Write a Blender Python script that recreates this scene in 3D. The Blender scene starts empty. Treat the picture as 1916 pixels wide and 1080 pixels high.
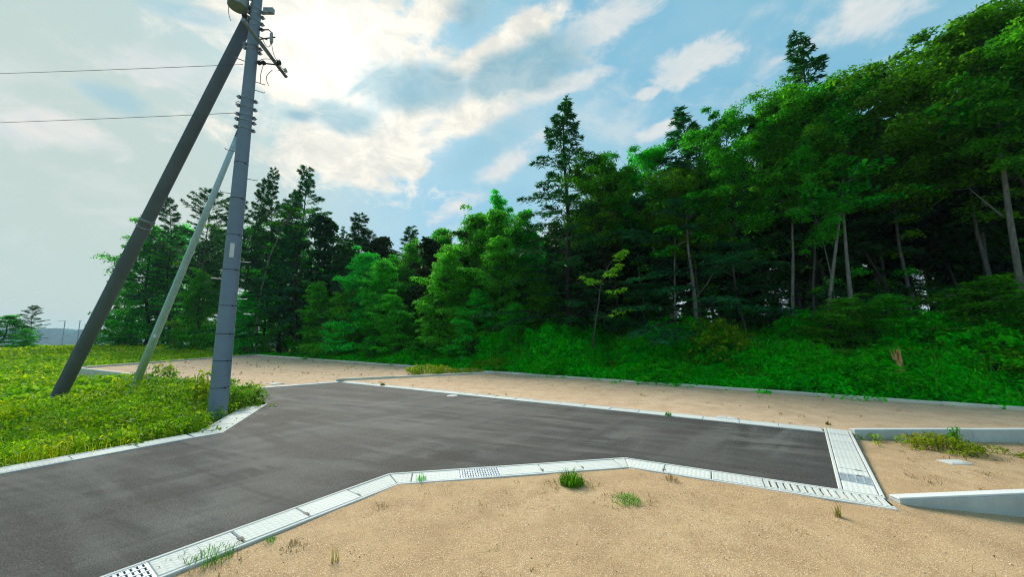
import bpy, bmesh, math, random
import numpy as np
from mathutils import Vector, Matrix, noise as mnoise

sc = bpy.context.scene
# ------------------------------------------------------------------ camera
F_PX, Y_HOR, CAM_H = 692.0, 627.0, 1.6          # photo pixels (1916 x 1080)
PITCH = math.atan((Y_HOR - 540) / F_PX)
cam_d = bpy.data.cameras.new('camera')
cam_d.sensor_width = 36.0
cam_d.lens = F_PX / 1916 * 36.0
cam_d.clip_start, cam_d.clip_end = 0.05, 5000
cam = bpy.data.objects.new('camera', cam_d)
sc.collection.objects.link(cam)
cam.location = (0, 0, CAM_H)
cam.rotation_euler = (math.pi / 2 + PITCH, 0, 0)
sc.camera = cam

def ray(x, y):
    u = (x - 958) / F_PX; v = (540 - y) / F_PX
    return Vector((u, math.cos(PITCH) - v * math.sin(PITCH), math.sin(PITCH) + v * math.cos(PITCH)))
def G(x, y, z=0.0):                              # photo pixel -> point on the level z
    r = ray(x, y); t = (z - CAM_H) / r.z
    return Vector((0, 0, CAM_H)) + r * t

# ------------------------------------------------------------------ world, sun, exposure
SUN_AZ, SUN_EL = math.radians(-27.4), math.radians(36.0)
SUN = Vector((math.sin(SUN_AZ) * math.cos(SUN_EL), math.cos(SUN_AZ) * math.cos(SUN_EL), math.sin(SUN_EL)))
world = bpy.data.worlds.new('World'); sc.world = world; world.use_nodes = True
def build_sky():
    nt = world.node_tree; nt.nodes.clear()
    N = nt.nodes.new; L = nt.links.new
    def math_(op, a, b=None, clamp=False):
        m = N('ShaderNodeMath'); m.operation = op; m.use_clamp = clamp
        for i, v in enumerate((a, b)):
            if v is None: continue
            if isinstance(v, (int, float)): m.inputs[i].default_value = v
            else: L(v, m.inputs[i])
        return m.outputs[0]
    def smooth(v, a, b, lo=0.0, hi=1.0):
        m = N('ShaderNodeMapRange'); m.interpolation_type = 'SMOOTHSTEP'
        L(v, m.inputs['Value'])
        for k, q in (('From Min', a), ('From Max', b), ('To Min', lo), ('To Max', hi)): m.inputs[k].default_value = q
        return m.outputs[0]
    def mix(f, a, b):
        m = N('ShaderNodeMix'); m.data_type = 'RGBA'
        if isinstance(f, (int, float)): m.inputs[0].default_value = f
        else: L(f, m.inputs[0])
        for i, v in ((6, a), (7, b)):
            if isinstance(v, tuple): m.inputs[i].default_value = (*v, 1)
            else: L(v, m.inputs[i])
        return m.outputs[2]
    tc = N('ShaderNodeTexCoord'); d = tc.outputs['Generated']
    sep = N('ShaderNodeSeparateXYZ'); L(d, sep.inputs[0])
    zc = math_('ADD', math_('MAXIMUM', sep.outputs[2], 0.0), 0.22)
    cmb = N('ShaderNodeCombineXYZ')
    L(math_('DIVIDE', sep.outputs[0], zc), cmb.inputs[0]); L(math_('DIVIDE', sep.outputs[1], zc), cmb.inputs[1])
    vs3 = N('ShaderNodeVectorMath'); vs3.operation = 'MULTIPLY'; L(d, vs3.inputs[0]); vs3.inputs[1].default_value = (1.0, 1.0, 1.7); vec3 = vs3.outputs[0]
    def noise(scale, detail, off=0.0, rough=0.55, dist=0.3, src=None):
        n = N('ShaderNodeTexNoise'); n.inputs['Scale'].default_value = scale
        n.inputs['Detail'].default_value = detail; n.inputs['Roughness'].default_value = rough
        n.inputs['Distortion'].default_value = dist
        mp = N('ShaderNodeMapping'); mp.inputs['Location'].default_value = (off, off * .7, off * .3)
        L(src or vec3, mp.inputs[0]); L(mp.outputs[0], n.inputs['Vector'])
        return n.outputs['Fac']
    n_big = noise(3.4, 9, 3.1, .6, .5); n_fine = noise(11.0, 9, 11.0, .62, .4); n_tex = noise(9.0, 9, 5.0, .66, .5); n_wide = noise(.9, 5, 21.0, src=cmb.outputs[0])
    wob = math_('ADD', math_('MULTIPLY', math_('SUBTRACT', n_big, .5), 2.2), math_('MULTIPLY', math_('SUBTRACT', n_fine, .5), 2.3))
    def bank(px, py, a, b, ang=0.0, hard=.45, amp=1.0):
        """one cloud: an ellipse on the sky dome with a ragged outline"""
        c0 = ray(px, py).normalized(); ca, sa = math.cos(math.radians(ang)), math.sin(math.radians(ang))
        e1 = ray(px + a * ca, py - a * sa).normalized() - c0; e2 = ray(px + b * sa, py + b * ca).normalized() - c0
        sub = N('ShaderNodeVectorMath'); sub.operation = 'SUBTRACT'; L(d, sub.inputs[0]); sub.inputs[1].default_value = c0
        q = []
        for e in (e1, e2):
            dt = N('ShaderNodeVectorMath'); dt.operation = 'DOT_PRODUCT'; L(sub.outputs[0], dt.inputs[0]); dt.inputs[1].default_value = e / e.length_squared
            q.append(math_('POWER', math_('ABSOLUTE', dt.outputs['Value']), 2.0))
        rad = math_('POWER', math_('ADD', q[0], q[1]), .5)
        ahead = N('ShaderNodeVectorMath'); ahead.operation = 'DOT_PRODUCT'; L(d, ahead.inputs[0]); ahead.inputs[1].default_value = c0
        v = smooth(math_('SUBTRACT', rad, math_('MULTIPLY', wob, amp)), hard + .10, 1.18, 1.0, 0.0)
        return math_('MULTIPLY', v, math_('GREATER_THAN', ahead.outputs['Value'], 0.2))
    def add(*v):
        o = v[0]
        for q in v[1:]: o = math_('MAXIMUM', o, q)
        return o
    sky = N('ShaderNodeTexSky'); sky.sky_type = 'NISHITA'; sky.sun_disc = False
    sky.sun_elevation = SUN_EL; sky.sun_rotation = SUN_AZ
    sky.air_density = 1.0; sky.dust_density = 0.6; sky.ozone_density = 1.2
    base = mix(.75, sky.outputs[0], (2.1, 5.4, 7.2))
    base = mix(smooth(n_wide, .40, .68, 0.0, .5), base, (4.6, 6.7, 7.4))
    # thin haze veil, thickest towards the left and the horizon
    lf = N('ShaderNodeVectorMath'); lf.operation = 'DISTANCE'; L(d, lf.inputs[0]); lf.inputs[1].default_value = ray(-60, 420).normalized()
    veil = add(smooth(lf.outputs['Value'], .25, .82, 1.0, 0.0), smooth(sep.outputs[2], 0.0, .34, .8, 0.0))
    col = mix(math_('MULTIPLY', veil, .92), base, (5.5, 6.5, 6.0))
    # broken thin cloud over the whole dome
    wisp = smooth(math_('ADD', math_('MULTIPLY', n_big, .6), math_('MULTIPLY', n_fine, .4)), .47, .64)
    col = mix(math_('MULTIPLY', wisp, .5), col, (7.1, 7.5, 7.4))
    shade = smooth(n_tex, .36, .66)
    cream = mix(shade, (7.0, 7.1, 6.6), (9.9, 9.4, 8.3))
    soft = mix(shade, (6.6, 7.1, 7.2), (8.0, 7.9, 7.5))
    col = mix(add(bank(650, 50, 230, 110, 10), bank(590, 150, 150, 100, 0), bank(630, 295, 200, 85, -8), bank(740, 250, 130, 60, 30), bank(880, 215, 190, 40, 28, .3, .8),
                  bank(780, 40, 150, 55, 20), bank(930, 85, 170, 32, 22, .3, .8)), col, cream)
    col = mix(math_('MULTIPLY', add(bank(1040, 165, 120, 20, 14, .2, .8), bank(1290, 118, 95, 40, 4), bank(1150, 40, 150, 42, 22, .2), bank(1215, 172, 28, 13, 5), bank(1640, 30, 170, 60, 0, .2), bank(950, 310, 110, 26, 28, .1),
                  bank(860, 385, 60, 22, 20, .1), bank(330, 130, 120, 50, 15, .1), bank(1240, 240, 60, 18, 20, .1), bank(120, 250, 160, 40, 5, .1)), .85), col, soft)
    # blue-grey undersides and openings in the bank
    dark = mix(shade, (2.1, 4.3, 5.4), (3.3, 5.2, 6.0))
    col = mix(math_('MULTIPLY', add(bank(770, 165, 105, 52, 8, .35, .6), bank(652, 222, 70, 36, 5, .3, .6), bank(985, 130, 130, 48, 14, .3, .6), bank(880, 20, 60, 50, 30, .2, .8), bank(560, 215, 60, 18, 10, .1), bank(690, 150, 70, 12, 35, .2, .6)), .88), col, dark)
    col = mix(math_('MULTIPLY', add(bank(900, 280, 110, 32, 30, .3, .8), bank(225, 185, 60, 30, 0, .2), bank(355, 25, 80, 22, 10, .2)), .6), col, (3.0, 5.4, 6.6))
    # glow of the veiled sun
    vm = N('ShaderNodeVectorMath'); vm.operation = 'DOT_PRODUCT'; L(d, vm.inputs[0]); vm.inputs[1].default_value = SUN
    c = math_('MAXIMUM', vm.outputs['Value'], 0.0)
    glow = math_('ADD', math_('MULTIPLY', math_('POWER', c, 170.0), 2.6), math_('MULTIPLY', math_('POWER', c, 30.0), .7))
    gl = N('ShaderNodeMix'); gl.data_type = 'RGBA'; gl.blend_type = 'ADD'; gl.inputs[0].default_value = 1.0
    gc = N('ShaderNodeCombineColor')
    for i, k in enumerate((1.0, .95, .82)): L(math_('MULTIPLY', glow, k), gc.inputs[i])
    L(col, gl.inputs[6]); L(gc.outputs[0], gl.inputs[7])
    bg = N('ShaderNodeBackground'); bg.inputs['Strength'].default_value = SKY_STRENGTH
    L(gl.outputs[2], bg.inputs['Color'])
    out = N('ShaderNodeOutputWorld'); L(bg.outputs[0], out.inputs['Surface'])
SKY_STRENGTH = 0.052
build_sky()
sun_d = bpy.data.lights.new('sun', 'SUN'); sun_d.energy = 3.0; sun_d.angle = math.radians(28); sun_d.color = (1.0, .93, .82)
sun_o = bpy.data.objects.new('sun', sun_d); sc.collection.objects.link(sun_o)
sun_o.rotation_euler = SUN.to_track_quat('Z', 'Y').to_euler()
vs = sc.view_settings
vs.view_transform = 'Standard'; vs.look = 'None'; vs.gamma = 1.0; vs.use_curve_mapping = False
vs.exposure = 1.05
cy = sc.cycles
cy.use_denoising = True; cy.denoising_prefilter = 'NONE'; cy.filter_width = 1.15
cy.max_bounces = 6; cy.diffuse_bounces = 3; cy.glossy_bounces = 2; cy.transmission_bounces = 3; cy.transparent_max_bounces = 8
cy.volume_bounces = 0; cy.caustics_reflective = False; cy.caustics_refractive = False
cy.use_adaptive_sampling = True; cy.adaptive_threshold = 0.02
world.cycles.sampling_method = 'MANUAL'; world.cycles.sample_map_resolution = 1024

# ------------------------------------------------------------------ helpers
rng = np.random.default_rng(7); random.seed(7)
COL = sc.collection
def link(o, parent=None):
    COL.objects.link(o)
    if parent is not None: o.parent = parent
    return o
def tag(o, label=None, cat=None, group=None, kind=None):
    for k, v in (('label', label), ('category', cat), ('group', group), ('kind', kind)):
        if v: o[k] = v
    return o
def empty(name, loc=(0, 0, 0), rz=0.0):
    o = bpy.data.objects.new(name, None); o.location = loc; o.rotation_euler = (0, 0, rz); o.empty_display_size = .2
    return link(o)
def mesh_np(name, v, f, mat, smooth=False):
    """v (n,3), f (m,k) uniform polygons"""
    me = bpy.data.meshes.new(name)
    v = np.asarray(v, np.float32); f = np.asarray(f, np.int32)
    m, k = f.shape
    me.vertices.add(len(v)); me.vertices.foreach_set('co', v.ravel())
    me.loops.add(m * k); me.loops.foreach_set('vertex_index', f.ravel())
    me.polygons.add(m); me.polygons.foreach_set('loop_start', np.arange(0, m * k, k, dtype=np.int32))
    me.polygons.foreach_set('loop_total', np.full(m, k, np.int32))
    if smooth: me.polygons.foreach_set('use_smooth', np.ones(m, bool))
    me.update(); me.validate()
    if mat: me.materials.append(mat)
    return me
def obj(name, me, parent=None, loc=None, rz=None):
    o = bpy.data.objects.new(name, me)
    if loc is not None: o.location = loc
    if rz is not None: o.rotation_euler = (0, 0, rz)
    return link(o, parent)
class MB:
    """collects shapes for one mesh object"""
    def __init__(s): s.v = []; s.f = []
    def add(s, v, f):
        b = len(s.v); s.v += [tuple(p) for p in v]; s.f += [tuple(i + b for i in q) for q in f]
    def box(s, c, d, rot=None):
        x, y, z = (k / 2 for k in d); M = rot or Matrix.Identity(3); c = Vector(c)
        p = [c + M @ Vector((i * x, j * y, k * z)) for k in (-1, 1) for j in (-1, 1) for i in (-1, 1)]
        s.add(p, [(0, 2, 3, 1), (4, 5, 7, 6), (0, 1, 5, 4), (2, 6, 7, 3), (0, 4, 6, 2), (1, 3, 7, 5)])
    def tube(s, pts, radii, n=10, cap=True):
        pts = [Vector(p) for p in pts]
        if isinstance(radii, (int, float)): radii = [radii] * len(pts)
        rings = []
        prev = None
        for i, p in enumerate(pts):
            t = (pts[min(i + 1, len(pts) - 1)] - pts[max(i - 1, 0)]).normalized()
            if prev is None:
                a = t.cross(Vector((0, 0, 1)) if abs(t.z) < .9 else Vector((1, 0, 0))).normalized()
            else:
                a = (prev - t * prev.dot(t)).normalized()
            prev = a; b = t.cross(a)
            rings.append([p + (a * math.cos(2 * math.pi * k / n) + b * math.sin(2 * math.pi * k / n)) * radii[i] for k in range(n)])
        v = [q for r in rings for q in r]; f = []
        for i in range(len(rings) - 1):
            for k in range(n):
                k2 = (k + 1) % n
                f.append((i * n + k, i * n + k2, (i + 1) * n + k2, (i + 1) * n + k))
        if cap:
            f.append(tuple(range(n))[::-1]); f.append(tuple(len(v) - n + k for k in range(n)))
        s.add(v, f)
    def prism(s, poly, z0, z1, bev=0.0):
        """plan polygon (counter-clockwise), optional top chamfer"""
        n = len(poly); P = [Vector((p[0], p[1], 0)) for p in poly]
        area = sum(P[i].x * P[(i + 1) % n].y - P[(i + 1) % n].x * P[i].y for i in range(n))
        if area < 0: P.reverse()
        def inset(q):
            out = []
            for i in range(n):
                a, b, c = P[i - 1], P[i], P[(i + 1) % n]
                e1 = (b - a).normalized(); e2 = (c - b).normalized()
                n1 = Vector((-e1.y, e1.x, 0)); n2 = Vector((-e2.y, e2.x, 0))
                m = (n1 + n2); m = m / max(m.dot(n1), .2) if m.length > 1e-6 else n1
                out.append(b + m * q)
            return out
        lev = [(P, z0)] + ([(P, z1 - bev), (inset(bev), z1)] if bev else [(P, z1)])
        v = [(p.x, p.y, z) for r, z in lev for p in r]; f = [tuple(range(n))[::-1]]
        for l in range(len(lev) - 1):
            for i in range(n):
                j = (i + 1) % n; f.append((l * n + i, l * n + j, (l + 1) * n + j, (l + 1) * n + i))
        f.append(tuple((len(lev) - 1) * n + i for i in range(n)))
        s.add(v, f)
    def mesh(s, name, mat, smooth=False):
        me = bpy.data.meshes.new(name); me.from_pydata(s.v, [], s.f)
        if smooth:
            me.polygons.foreach_set('use_smooth', [len(p) <= 4 for p in s.f])
        me.update(); me.materials.append(mat)
        return me
    def build(s, name, mat, parent=None, smooth=False, loc=None, rz=None):
        return obj(name, s.mesh(name, mat, smooth), parent, loc, rz)
def sstep(a, b, x):
    t = np.clip((np.asarray(x, float) - a) / (b - a), 0, 1); return t * t * (3 - 2 * t)
def fbm(x, y, seed=0, sc_=1.0, oct_=3):
    return mnoise.fractal(Vector((x * sc_ + seed * 17.3, y * sc_ - seed * 9.1, seed * 3.7)), 1.0, 2.0, oct_)
def vnoise(x, y, scale, seed):
    """cheap vectorised value noise, -1..1"""
    r = np.random.default_rng(seed); T = r.random((64, 64)) * 2 - 1
    X = np.asarray(x) / scale; Y = np.asarray(y) / scale
    i = np.floor(X).astype(int); j = np.floor(Y).astype(int); fx = X - i; fy = Y - j
    fx = fx * fx * (3 - 2 * fx); fy = fy * fy * (3 - 2 * fy)
    g = lambda a, b: T[a % 64, b % 64]
    return (g(i, j) * (1 - fx) + g(i + 1, j) * fx) * (1 - fy) + (g(i, j + 1) * (1 - fx) + g(i + 1, j + 1) * fx) * fy
def in_poly(x, y, poly):
    x = np.asarray(x); y = np.asarray(y); c = np.zeros(x.shape, bool); n = len(poly)
    for i in range(n):
        x1, y1 = poly[i][0], poly[i][1]; x2, y2 = poly[(i + 1) % n][0], poly[(i + 1) % n][1]
        h = (y1 > y) != (y2 > y)
        with np.errstate(divide='ignore', invalid='ignore'):
            c ^= h & (x < (x2 - x1) * (y - y1) / (y2 - y1 + 1e-12) + x1)
    return c

# ------------------------------------------------------------------ plan of the place
UX, UY = .826, -.563                # along the forest kerb, to the right
NX, NY = .563, .826                 # away from the kerb, into the forest
def sn(x, y): return x * UX + y * UY, x * NX + y * NY
def P_sn(s, n): return Vector((s * UX + n * NX, s * UY + n * NY, 0))
V2 = lambda v: (v[0], v[1])
A = Vector((-2.72, 2.68)); B = Vector((-1.42, 4.51)); C = Vector((1.47, 5.07)); D = Vector((3.39, 4.07))
Ec = Vector((5.16, 6.35)); FAR = Vector((-5.85, 12.84)); FARL = Vector((-7.79, 11.23))
K0 = Vector((-5.9, 4.49)); K1 = Vector((-4.95, 6.02)); K2 = Vector((-4.74, 6.30)); K3 = Vector((-5.68, 8.85)); K4 = Vector((-6.30, 9.55))
LOTL = Vector((-20.68, 18.05)); LOTC = Vector((-20.28, 29.8)); LOTM = Vector((-.68, 16.04)); LOTR = Vector((10.96, 8.18))
Aext = A + (A - B).normalized() * 4.5
K0ext = K0 + (K0 - K1).normalized() * 5.5
E2 = Vector((5.54, 6.28)); WL = Vector((3.72, 3.83)); WR = Vector((12.0, 4.55)); UR = Vector((13.4, 6.42))

# ------------------------------------------------------------------ materials
class NT:
    def __init__(s, name):
        s.m = bpy.data.materials.new(name); s.m.use_nodes = True; s.t = s.m.node_tree
        s.p = s.t.nodes['Principled BSDF']; s.out = s.t.nodes['Material Output']
    def n(s, typ, **kw):
        o = s.t.nodes.new(typ)
        for k, v in kw.items():
            if k in o.inputs: o.inputs[k].default_value = v
            else: setattr(o, k, v)
        return o
    def l(s, a, b): s.t.links.new(a, b)
    def noise(s, scale, detail=4, rough=.55, stretch=None, rot=None, dist=0.0):
        tc = s.n('ShaderNodeTexCoord'); no = s.n('ShaderNodeTexNoise', Scale=scale, Detail=detail, Roughness=rough, Distortion=dist)
        mp = s.n('ShaderNodeMapping')
        if stretch: mp.inputs['Scale'].default_value = stretch
        src = tc.outputs['Object']
        if rot:
            m0 = s.n('ShaderNodeMapping'); m0.inputs['Rotation'].default_value = (-rot[0], -rot[1], -rot[2]); s.l(src, m0.inputs[0]); src = m0.outputs[0]
        s.l(src, mp.inputs[0]); s.l(mp.outputs[0], no.inputs['Vector'])
        return no.outputs['Fac']
    def ramp(s, fac, stops):
        r = s.n('ShaderNodeValToRGB'); e = r.color_ramp.elements
        while len(e) < len(stops): e.new(.5)
        for i, (p, c) in enumerate(stops):
            e[i].position = p; e[i].color = (*c, 1) if len(c) == 3 else c
        s.l(fac, r.inputs[0]); return r.outputs[0]
    def mix(s, f, a, b, blend='MIX'):
        m = s.n('ShaderNodeMix'); m.data_type = 'RGBA'; m.blend_type = blend
        for i, v in ((0, f), (6, a), (7, b)):
            if isinstance(v, (int, float)): m.inputs[i].default_value = v
            elif isinstance(v, tuple): m.inputs[i].default_value = (*v, 1)
            else: s.l(v, m.inputs[i])
        return m.outputs[2]
    def math(s, op, a, b=0.0):
        m = s.n('ShaderNodeMath'); m.operation = op
        for i, v in enumerate((a, b)):
            if isinstance(v, (int, float)): m.inputs[i].default_value = v
            else: s.l(v, m.inputs[i])
        return m.outputs[0]
    def bump(s, h, strength=.3, dist=.01):
        b = s.n('ShaderNodeBump', Strength=strength, Distance=dist); s.l(h, b.inputs['Height']); s.l(b.outputs[0], s.p.inputs['Normal'])
    def col(s, c):
        if isinstance(c, tuple): s.p.inputs['Base Color'].default_value = (*c, 1)
        else: s.l(c, s.p.inputs['Base Color'])
    def rough(s, v): s.p.inputs['Roughness'].default_value = v
    def metal(s, v): s.p.inputs['Metallic'].default_value = v
    def spec(s, v): s.p.inputs['Specular IOR Level'].default_value = v

def mat_asphalt():
    M = NT('asphalt'); M.rough(.86); M.spec(.22)
    ang = math.radians(-31)
    streak = M.noise(1.0, 7, .62, stretch=(.30, 1.7, 1), rot=(0, 0, math.radians(48)), dist=.9)
    streak2 = M.noise(1.0, 6, .62, stretch=(.28, 1.8, 1), rot=(0, 0, math.radians(-25)), dist=1.2)
    big = M.noise(.6, 5, .6); fine = M.noise(140, 3, .7); grit = M.noise(40, 4, .65)
    c = M.ramp(streak, [(.40, (.026, .028, .027)), (.5, (.046, .050, .048)), (.60, (.092, .098, .092))])
    c = M.mix(M.ramp(streak2, [(.49, (0, 0, 0)), (.60, (.8, .8, .8))]), c, (.112, .114, .106))
    c = M.mix(M.ramp(streak2, [(.39, (.85, .85, .85)), (.47, (0, 0, 0))]), c, (.020, .021, .021))
    c = M.mix(M.ramp(big, [(.40, (0, 0, 0)), (.60, (.65, .65, .65))]), c, (.052, .049, .044))
    c = M.mix(M.ramp(M.noise(.9, 4, .6), [(.52, (0, 0, 0)), (.68, (.55, .55, .55))]), c, (.052, .059, .057))
    tc = M.n('ShaderNodeTexCoord'); wob = M.noise(1.6, 6, .65)
    # unworn dark margin along the near gutters
    for p, q, lo, hi in ((Aext, B, -9, .25), (B, C, -.1, .3), (C, D, -.15, .2), (D, Ec, -.2, .3)):
        dd = (q - p).normalized(); Lg = (q - p).length; nn = Vector((-dd.y, dd.x, 0))
        def lin(vec, off_):
            v = M.n('ShaderNodeVectorMath'); v.operation = 'DOT_PRODUCT'; M.l(tc.outputs['Object'], v.inputs[0]); v.inputs[1].default_value = vec
            return M.math('SUBTRACT', v.outputs['Value'], off_)
        dist_ = lin(nn, nn.x * p.x + nn.y * p.y); al = lin(Vector((dd.x, dd.y, 0)), dd.x * p.x + dd.y * p.y)
        dist_ = M.math('ADD', dist_, M.math('MULTIPLY', M.math('SUBTRACT', wob, .5), -.35))
        mr = M.n('ShaderNodeMapRange'); mr.interpolation_type = 'SMOOTHSTEP'; M.l(dist_, mr.inputs[0]); mr.inputs[1].default_value = .02; mr.inputs[2].default_value = .34; mr.inputs[3].default_value = .6; mr.inputs[4].default_value = 0
        inside = M.math('MULTIPLY', M.math('GREATER_THAN', al, lo), M.math('LESS_THAN', al, Lg + hi))
        c = M.mix(M.math('MULTIPLY', mr.outputs[0], inside), c, (.030, .033, .032))
    # old oil / soil stains with shapes of their own
    for (x, y, r, k, cc) in STAINS:
        vm = M.n('ShaderNodeVectorMath'); vm.operation = 'DISTANCE'; M.l(tc.outputs['Object'], vm.inputs[0]); vm.inputs[1].default_value = (x, y, 0)
        dd = M.math('ADD', vm.outputs['Value'], M.math('MULTIPLY', M.math('SUBTRACT', wob, .5), -2.6 * r))
        mr = M.n('ShaderNodeMapRange'); mr.interpolation_type = 'SMOOTHSTEP'; M.l(dd, mr.inputs[0])
        mr.inputs[1].default_value = r * .15; mr.inputs[2].default_value = r; mr.inputs[3].default_value = k; mr.inputs[4].default_value = 0
        c = M.mix(mr.outputs[0], c, cc)
    c = M.mix(M.math('MAXIMUM', M.math('MULTIPLY', M.math('SUBTRACT', fine, .5), 2.2), 0.0), c, (.28, .27, .25), 'MIX')
    c = M.mix(M.ramp(fine, [(.3, (.9, .9, .9)), (.47, (0, 0, 0))]), c, (.018, .018, .018))
    M.col(c); M.bump(M.math('ADD', M.math('MULTIPLY', fine, .5), grit), .55, .012)
    return M.m
def mat_sand(name, a, b, rough=1.0):
    M = NT(name); M.rough(.95); M.spec(.15)
    big = M.noise(.35, 5); mid = M.noise(2.2, 6, .65); fine = M.noise(70, 3, .7); speck = M.noise(150, 2, .6); clod = M.noise(14, 5, .7)
    c = M.mix(M.ramp(big, [(.3, (0, 0, 0)), (.7, (1, 1, 1))]), a, b)
    c = M.mix(M.ramp(mid, [(.38, (.85, .85, .85)), (.58, (0, 0, 0))]), c, tuple(k * .80 for k in a))
    c = M.mix(M.ramp(clod, [(.30, (.5, .5, .5)), (.48, (0, 0, 0))]), c, tuple(k * .66 for k in a))
    c = M.mix(M.ramp(fine, [(.28, (.8, .8, .8)), (.47, (0, 0, 0))]), c, tuple(k * .56 for k in a))
    c = M.mix(M.ramp(speck, [(.56, (0, 0, 0)), (.66, (.9, .9, .9))]), c, (.80, .64, .46))
    M.col(c); M.bump(M.math('ADD', M.math('ADD', fine, M.math('MULTIPLY', speck, .6)), M.math('MULTIPLY', clod, 1.6)), .42 * rough, .016)
    return M.m
def mat_concrete(name, a, stain=.25, grid=0.0, rough=.85, dark=.55):
    M = NT(name); M.rough(rough); M.spec(.3)
    big = M.noise(1.7, 5, .6); fine = M.noise(60, 4, .7); mid = M.noise(9, 5, .65)
    oi = M.n('ShaderNodeObjectInfo')
    c = M.mix(M.ramp(oi.outputs['Random'], [(0, (0, 0, 0)), (1, (1, 1, 1))]), tuple(k * .88 for k in a), a)
    c = M.mix(M.ramp(big, [(.35, (stain * 1.6,) * 3), (.62, (0, 0, 0))]), c, tuple(k * dark for k in a))
    c = M.mix(M.ramp(mid, [(.32, (stain,) * 3), (.5, (0, 0, 0))]), c, (a[0] * .72, a[1] * .66, a[2] * .56))
    c = M.mix(M.ramp(fine, [(.3, (.4, .4, .4)), (.5, (0, 0, 0))]), c, tuple(k * .75 for k in a))
    M.col(c); h = M.math('MULTIPLY', fine, .35)
    if grid:
        tc = M.n('ShaderNodeTexCoord'); w = []
        for ax in 'XY':
            wv = M.n('ShaderNodeTexWave', Scale=grid); wv.bands_direction = ax; wv.wave_profile = 'SIN'
            M.l(tc.outputs['Object'], wv.inputs['Vector']); w.append(wv.outputs['Fac'])
        h = M.math('ADD', h, M.math('MULTIPLY', M.math('MINIMUM', w[0], w[1]), 1.5))
        M.bump(h, .35, .006)
    else: M.bump(h, .5, .005)
    return M.m
def mat_plain(name, c, rough=.6, metal=0.0, var=.15):
    M = NT(name); M.rough(rough); M.metal(metal)
    nz = M.noise(14, 5, .65)
    M.col(M.mix(M.ramp(nz, [(.35, (1, 1, 1)), (.65, (0, 0, 0))]), c, tuple(k * (1 - 2.2 * var) for k in c))); M.bump(nz, .2, .004)
    return M.m
def mat_leaf(name, dark, mid, light, transl=.35, rough=.55, spec=.08, vary=None, rand=1.0):
    M = NT(name); M.rough(rough); M.spec(spec)
    g = M.n('ShaderNodeNewGeometry'); oi = M.n('ShaderNodeObjectInfo')
    c = M.ramp(g.outputs['Random Per Island'], [(0, dark), (.5, mid), (1, light)])
    hs = M.n('ShaderNodeHueSaturation'); M.l(c, hs.inputs['Color'])
    M.l(M.math('ADD', M.math('MULTIPLY', oi.outputs['Random'], .05 * rand), .5 - .025 * rand), hs.inputs['Hue'])
    M.l(M.math('ADD', M.math('MULTIPLY', oi.outputs['Random'], .5 * rand), 1 - .25 * rand), hs.inputs['Value'])
    fin = hs.outputs[0]
    if vary:
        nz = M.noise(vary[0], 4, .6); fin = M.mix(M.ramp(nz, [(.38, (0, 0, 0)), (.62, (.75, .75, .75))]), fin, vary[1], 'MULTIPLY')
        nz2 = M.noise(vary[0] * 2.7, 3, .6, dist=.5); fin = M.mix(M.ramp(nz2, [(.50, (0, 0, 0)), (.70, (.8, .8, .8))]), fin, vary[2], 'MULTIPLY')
    M.l(fin, M.p.inputs['Base Color'])
    tr = M.n('ShaderNodeBsdfTranslucent'); mx = M.n('ShaderNodeMixShader', Fac=transl)
    tcol = M.mix(1.0, fin, (1.35, 1.5, .7), 'MULTIPLY'); M.l(tcol, tr.inputs['Color'])
    M.l(M.p.outputs[0], mx.inputs[1]); M.l(tr.outputs[0], mx.inputs[2]); M.l(mx.outputs[0], M.out.inputs['Surface'])
    return M.m
def mat_bark(name, a, b, scale=6):
    M = NT(name); M.rough(.95); M.spec(.1)
    nz = M.noise(scale, 6, .7, stretch=(3, 3, .6)); lich = M.noise(3, 4, .6)
    c = M.ramp(nz, [(.3, a), (.7, b)])
    c = M.mix(M.ramp(lich, [(.55, (0, 0, 0)), (.7, (.5, .5, .5))]), c, tuple(min(1, k * 1.5) for k in b))
    M.col(c); M.bump(nz, .8, .03); return M.m

_p = lambda x, y: (G(x, y).x, G(x, y).y)
STAINS = [(*_p(505, 784), 1.0, .85, (.018, .016, .014)), (*_p(850, 852), .50, .9, (.016, .013, .012)), (*_p(770, 868), .45, .8, (.018, .015, .014)), (*_p(690, 895), .3, .6, (.02, .02, .02)),
          (*_p(1000, 742), 1.0, .5, (.03, .03, .03)), (*_p(1480, 880), 1.0, .5, (.028, .028, .028)), (*_p(250, 960), .7, .45, (.03, .027, .025)), (*_p(620, 960), .5, .4, (.03, .027, .025))]
M_ASPH = mat_asphalt()
M_SAND = mat_sand('decomposed_granite_sand', (.405, .26, .132), (.46, .325, .18))
M_SANDF = mat_sand('pale_lot_sand', (.55, .375, .235), (.62, .455, .30), .6)
M_SLAB = mat_concrete('cover_slab_concrete', (.58, .61, .58), .10, grid=7.0)
M_RAIL = mat_concrete('gutter_concrete', (.58, .60, .575), .14)
M_KERB = mat_concrete('kerb_concrete', (.72, .71, .60), .25)
M_WALL = mat_concrete('wall_concrete', (.58, .63, .61), .35)
M_POLE = mat_concrete('pole_concrete', (.215, .275, .345), .32, rough=.8, dark=.75)
M_POLE2 = mat_concrete('brace_pole_concrete', (.15, .175, .205), .35, rough=.9, dark=.7)
M_GALV = mat_plain('galvanised_steel', (.28, .30, .33), .5, .4)
M_STRUT = mat_plain('painted_steel', (.50, .68, .74), .5, .1, .1)
M_GRATE = mat_plain('grating_steel', (.50, .58, .63), .5, .2)
M_DARK = mat_plain('black_fitting', (.02, .02, .022), .6)
M_TRANS = mat_plain('transformer_paint', (.30, .36, .38), .5, .1, .08)
M_PORC = mat_plain('porcelain', (.55, .53, .5), .3)
M_PLATE = mat_plain('white_plate', (.7, .7, .7), .5, 0, .05)
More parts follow.
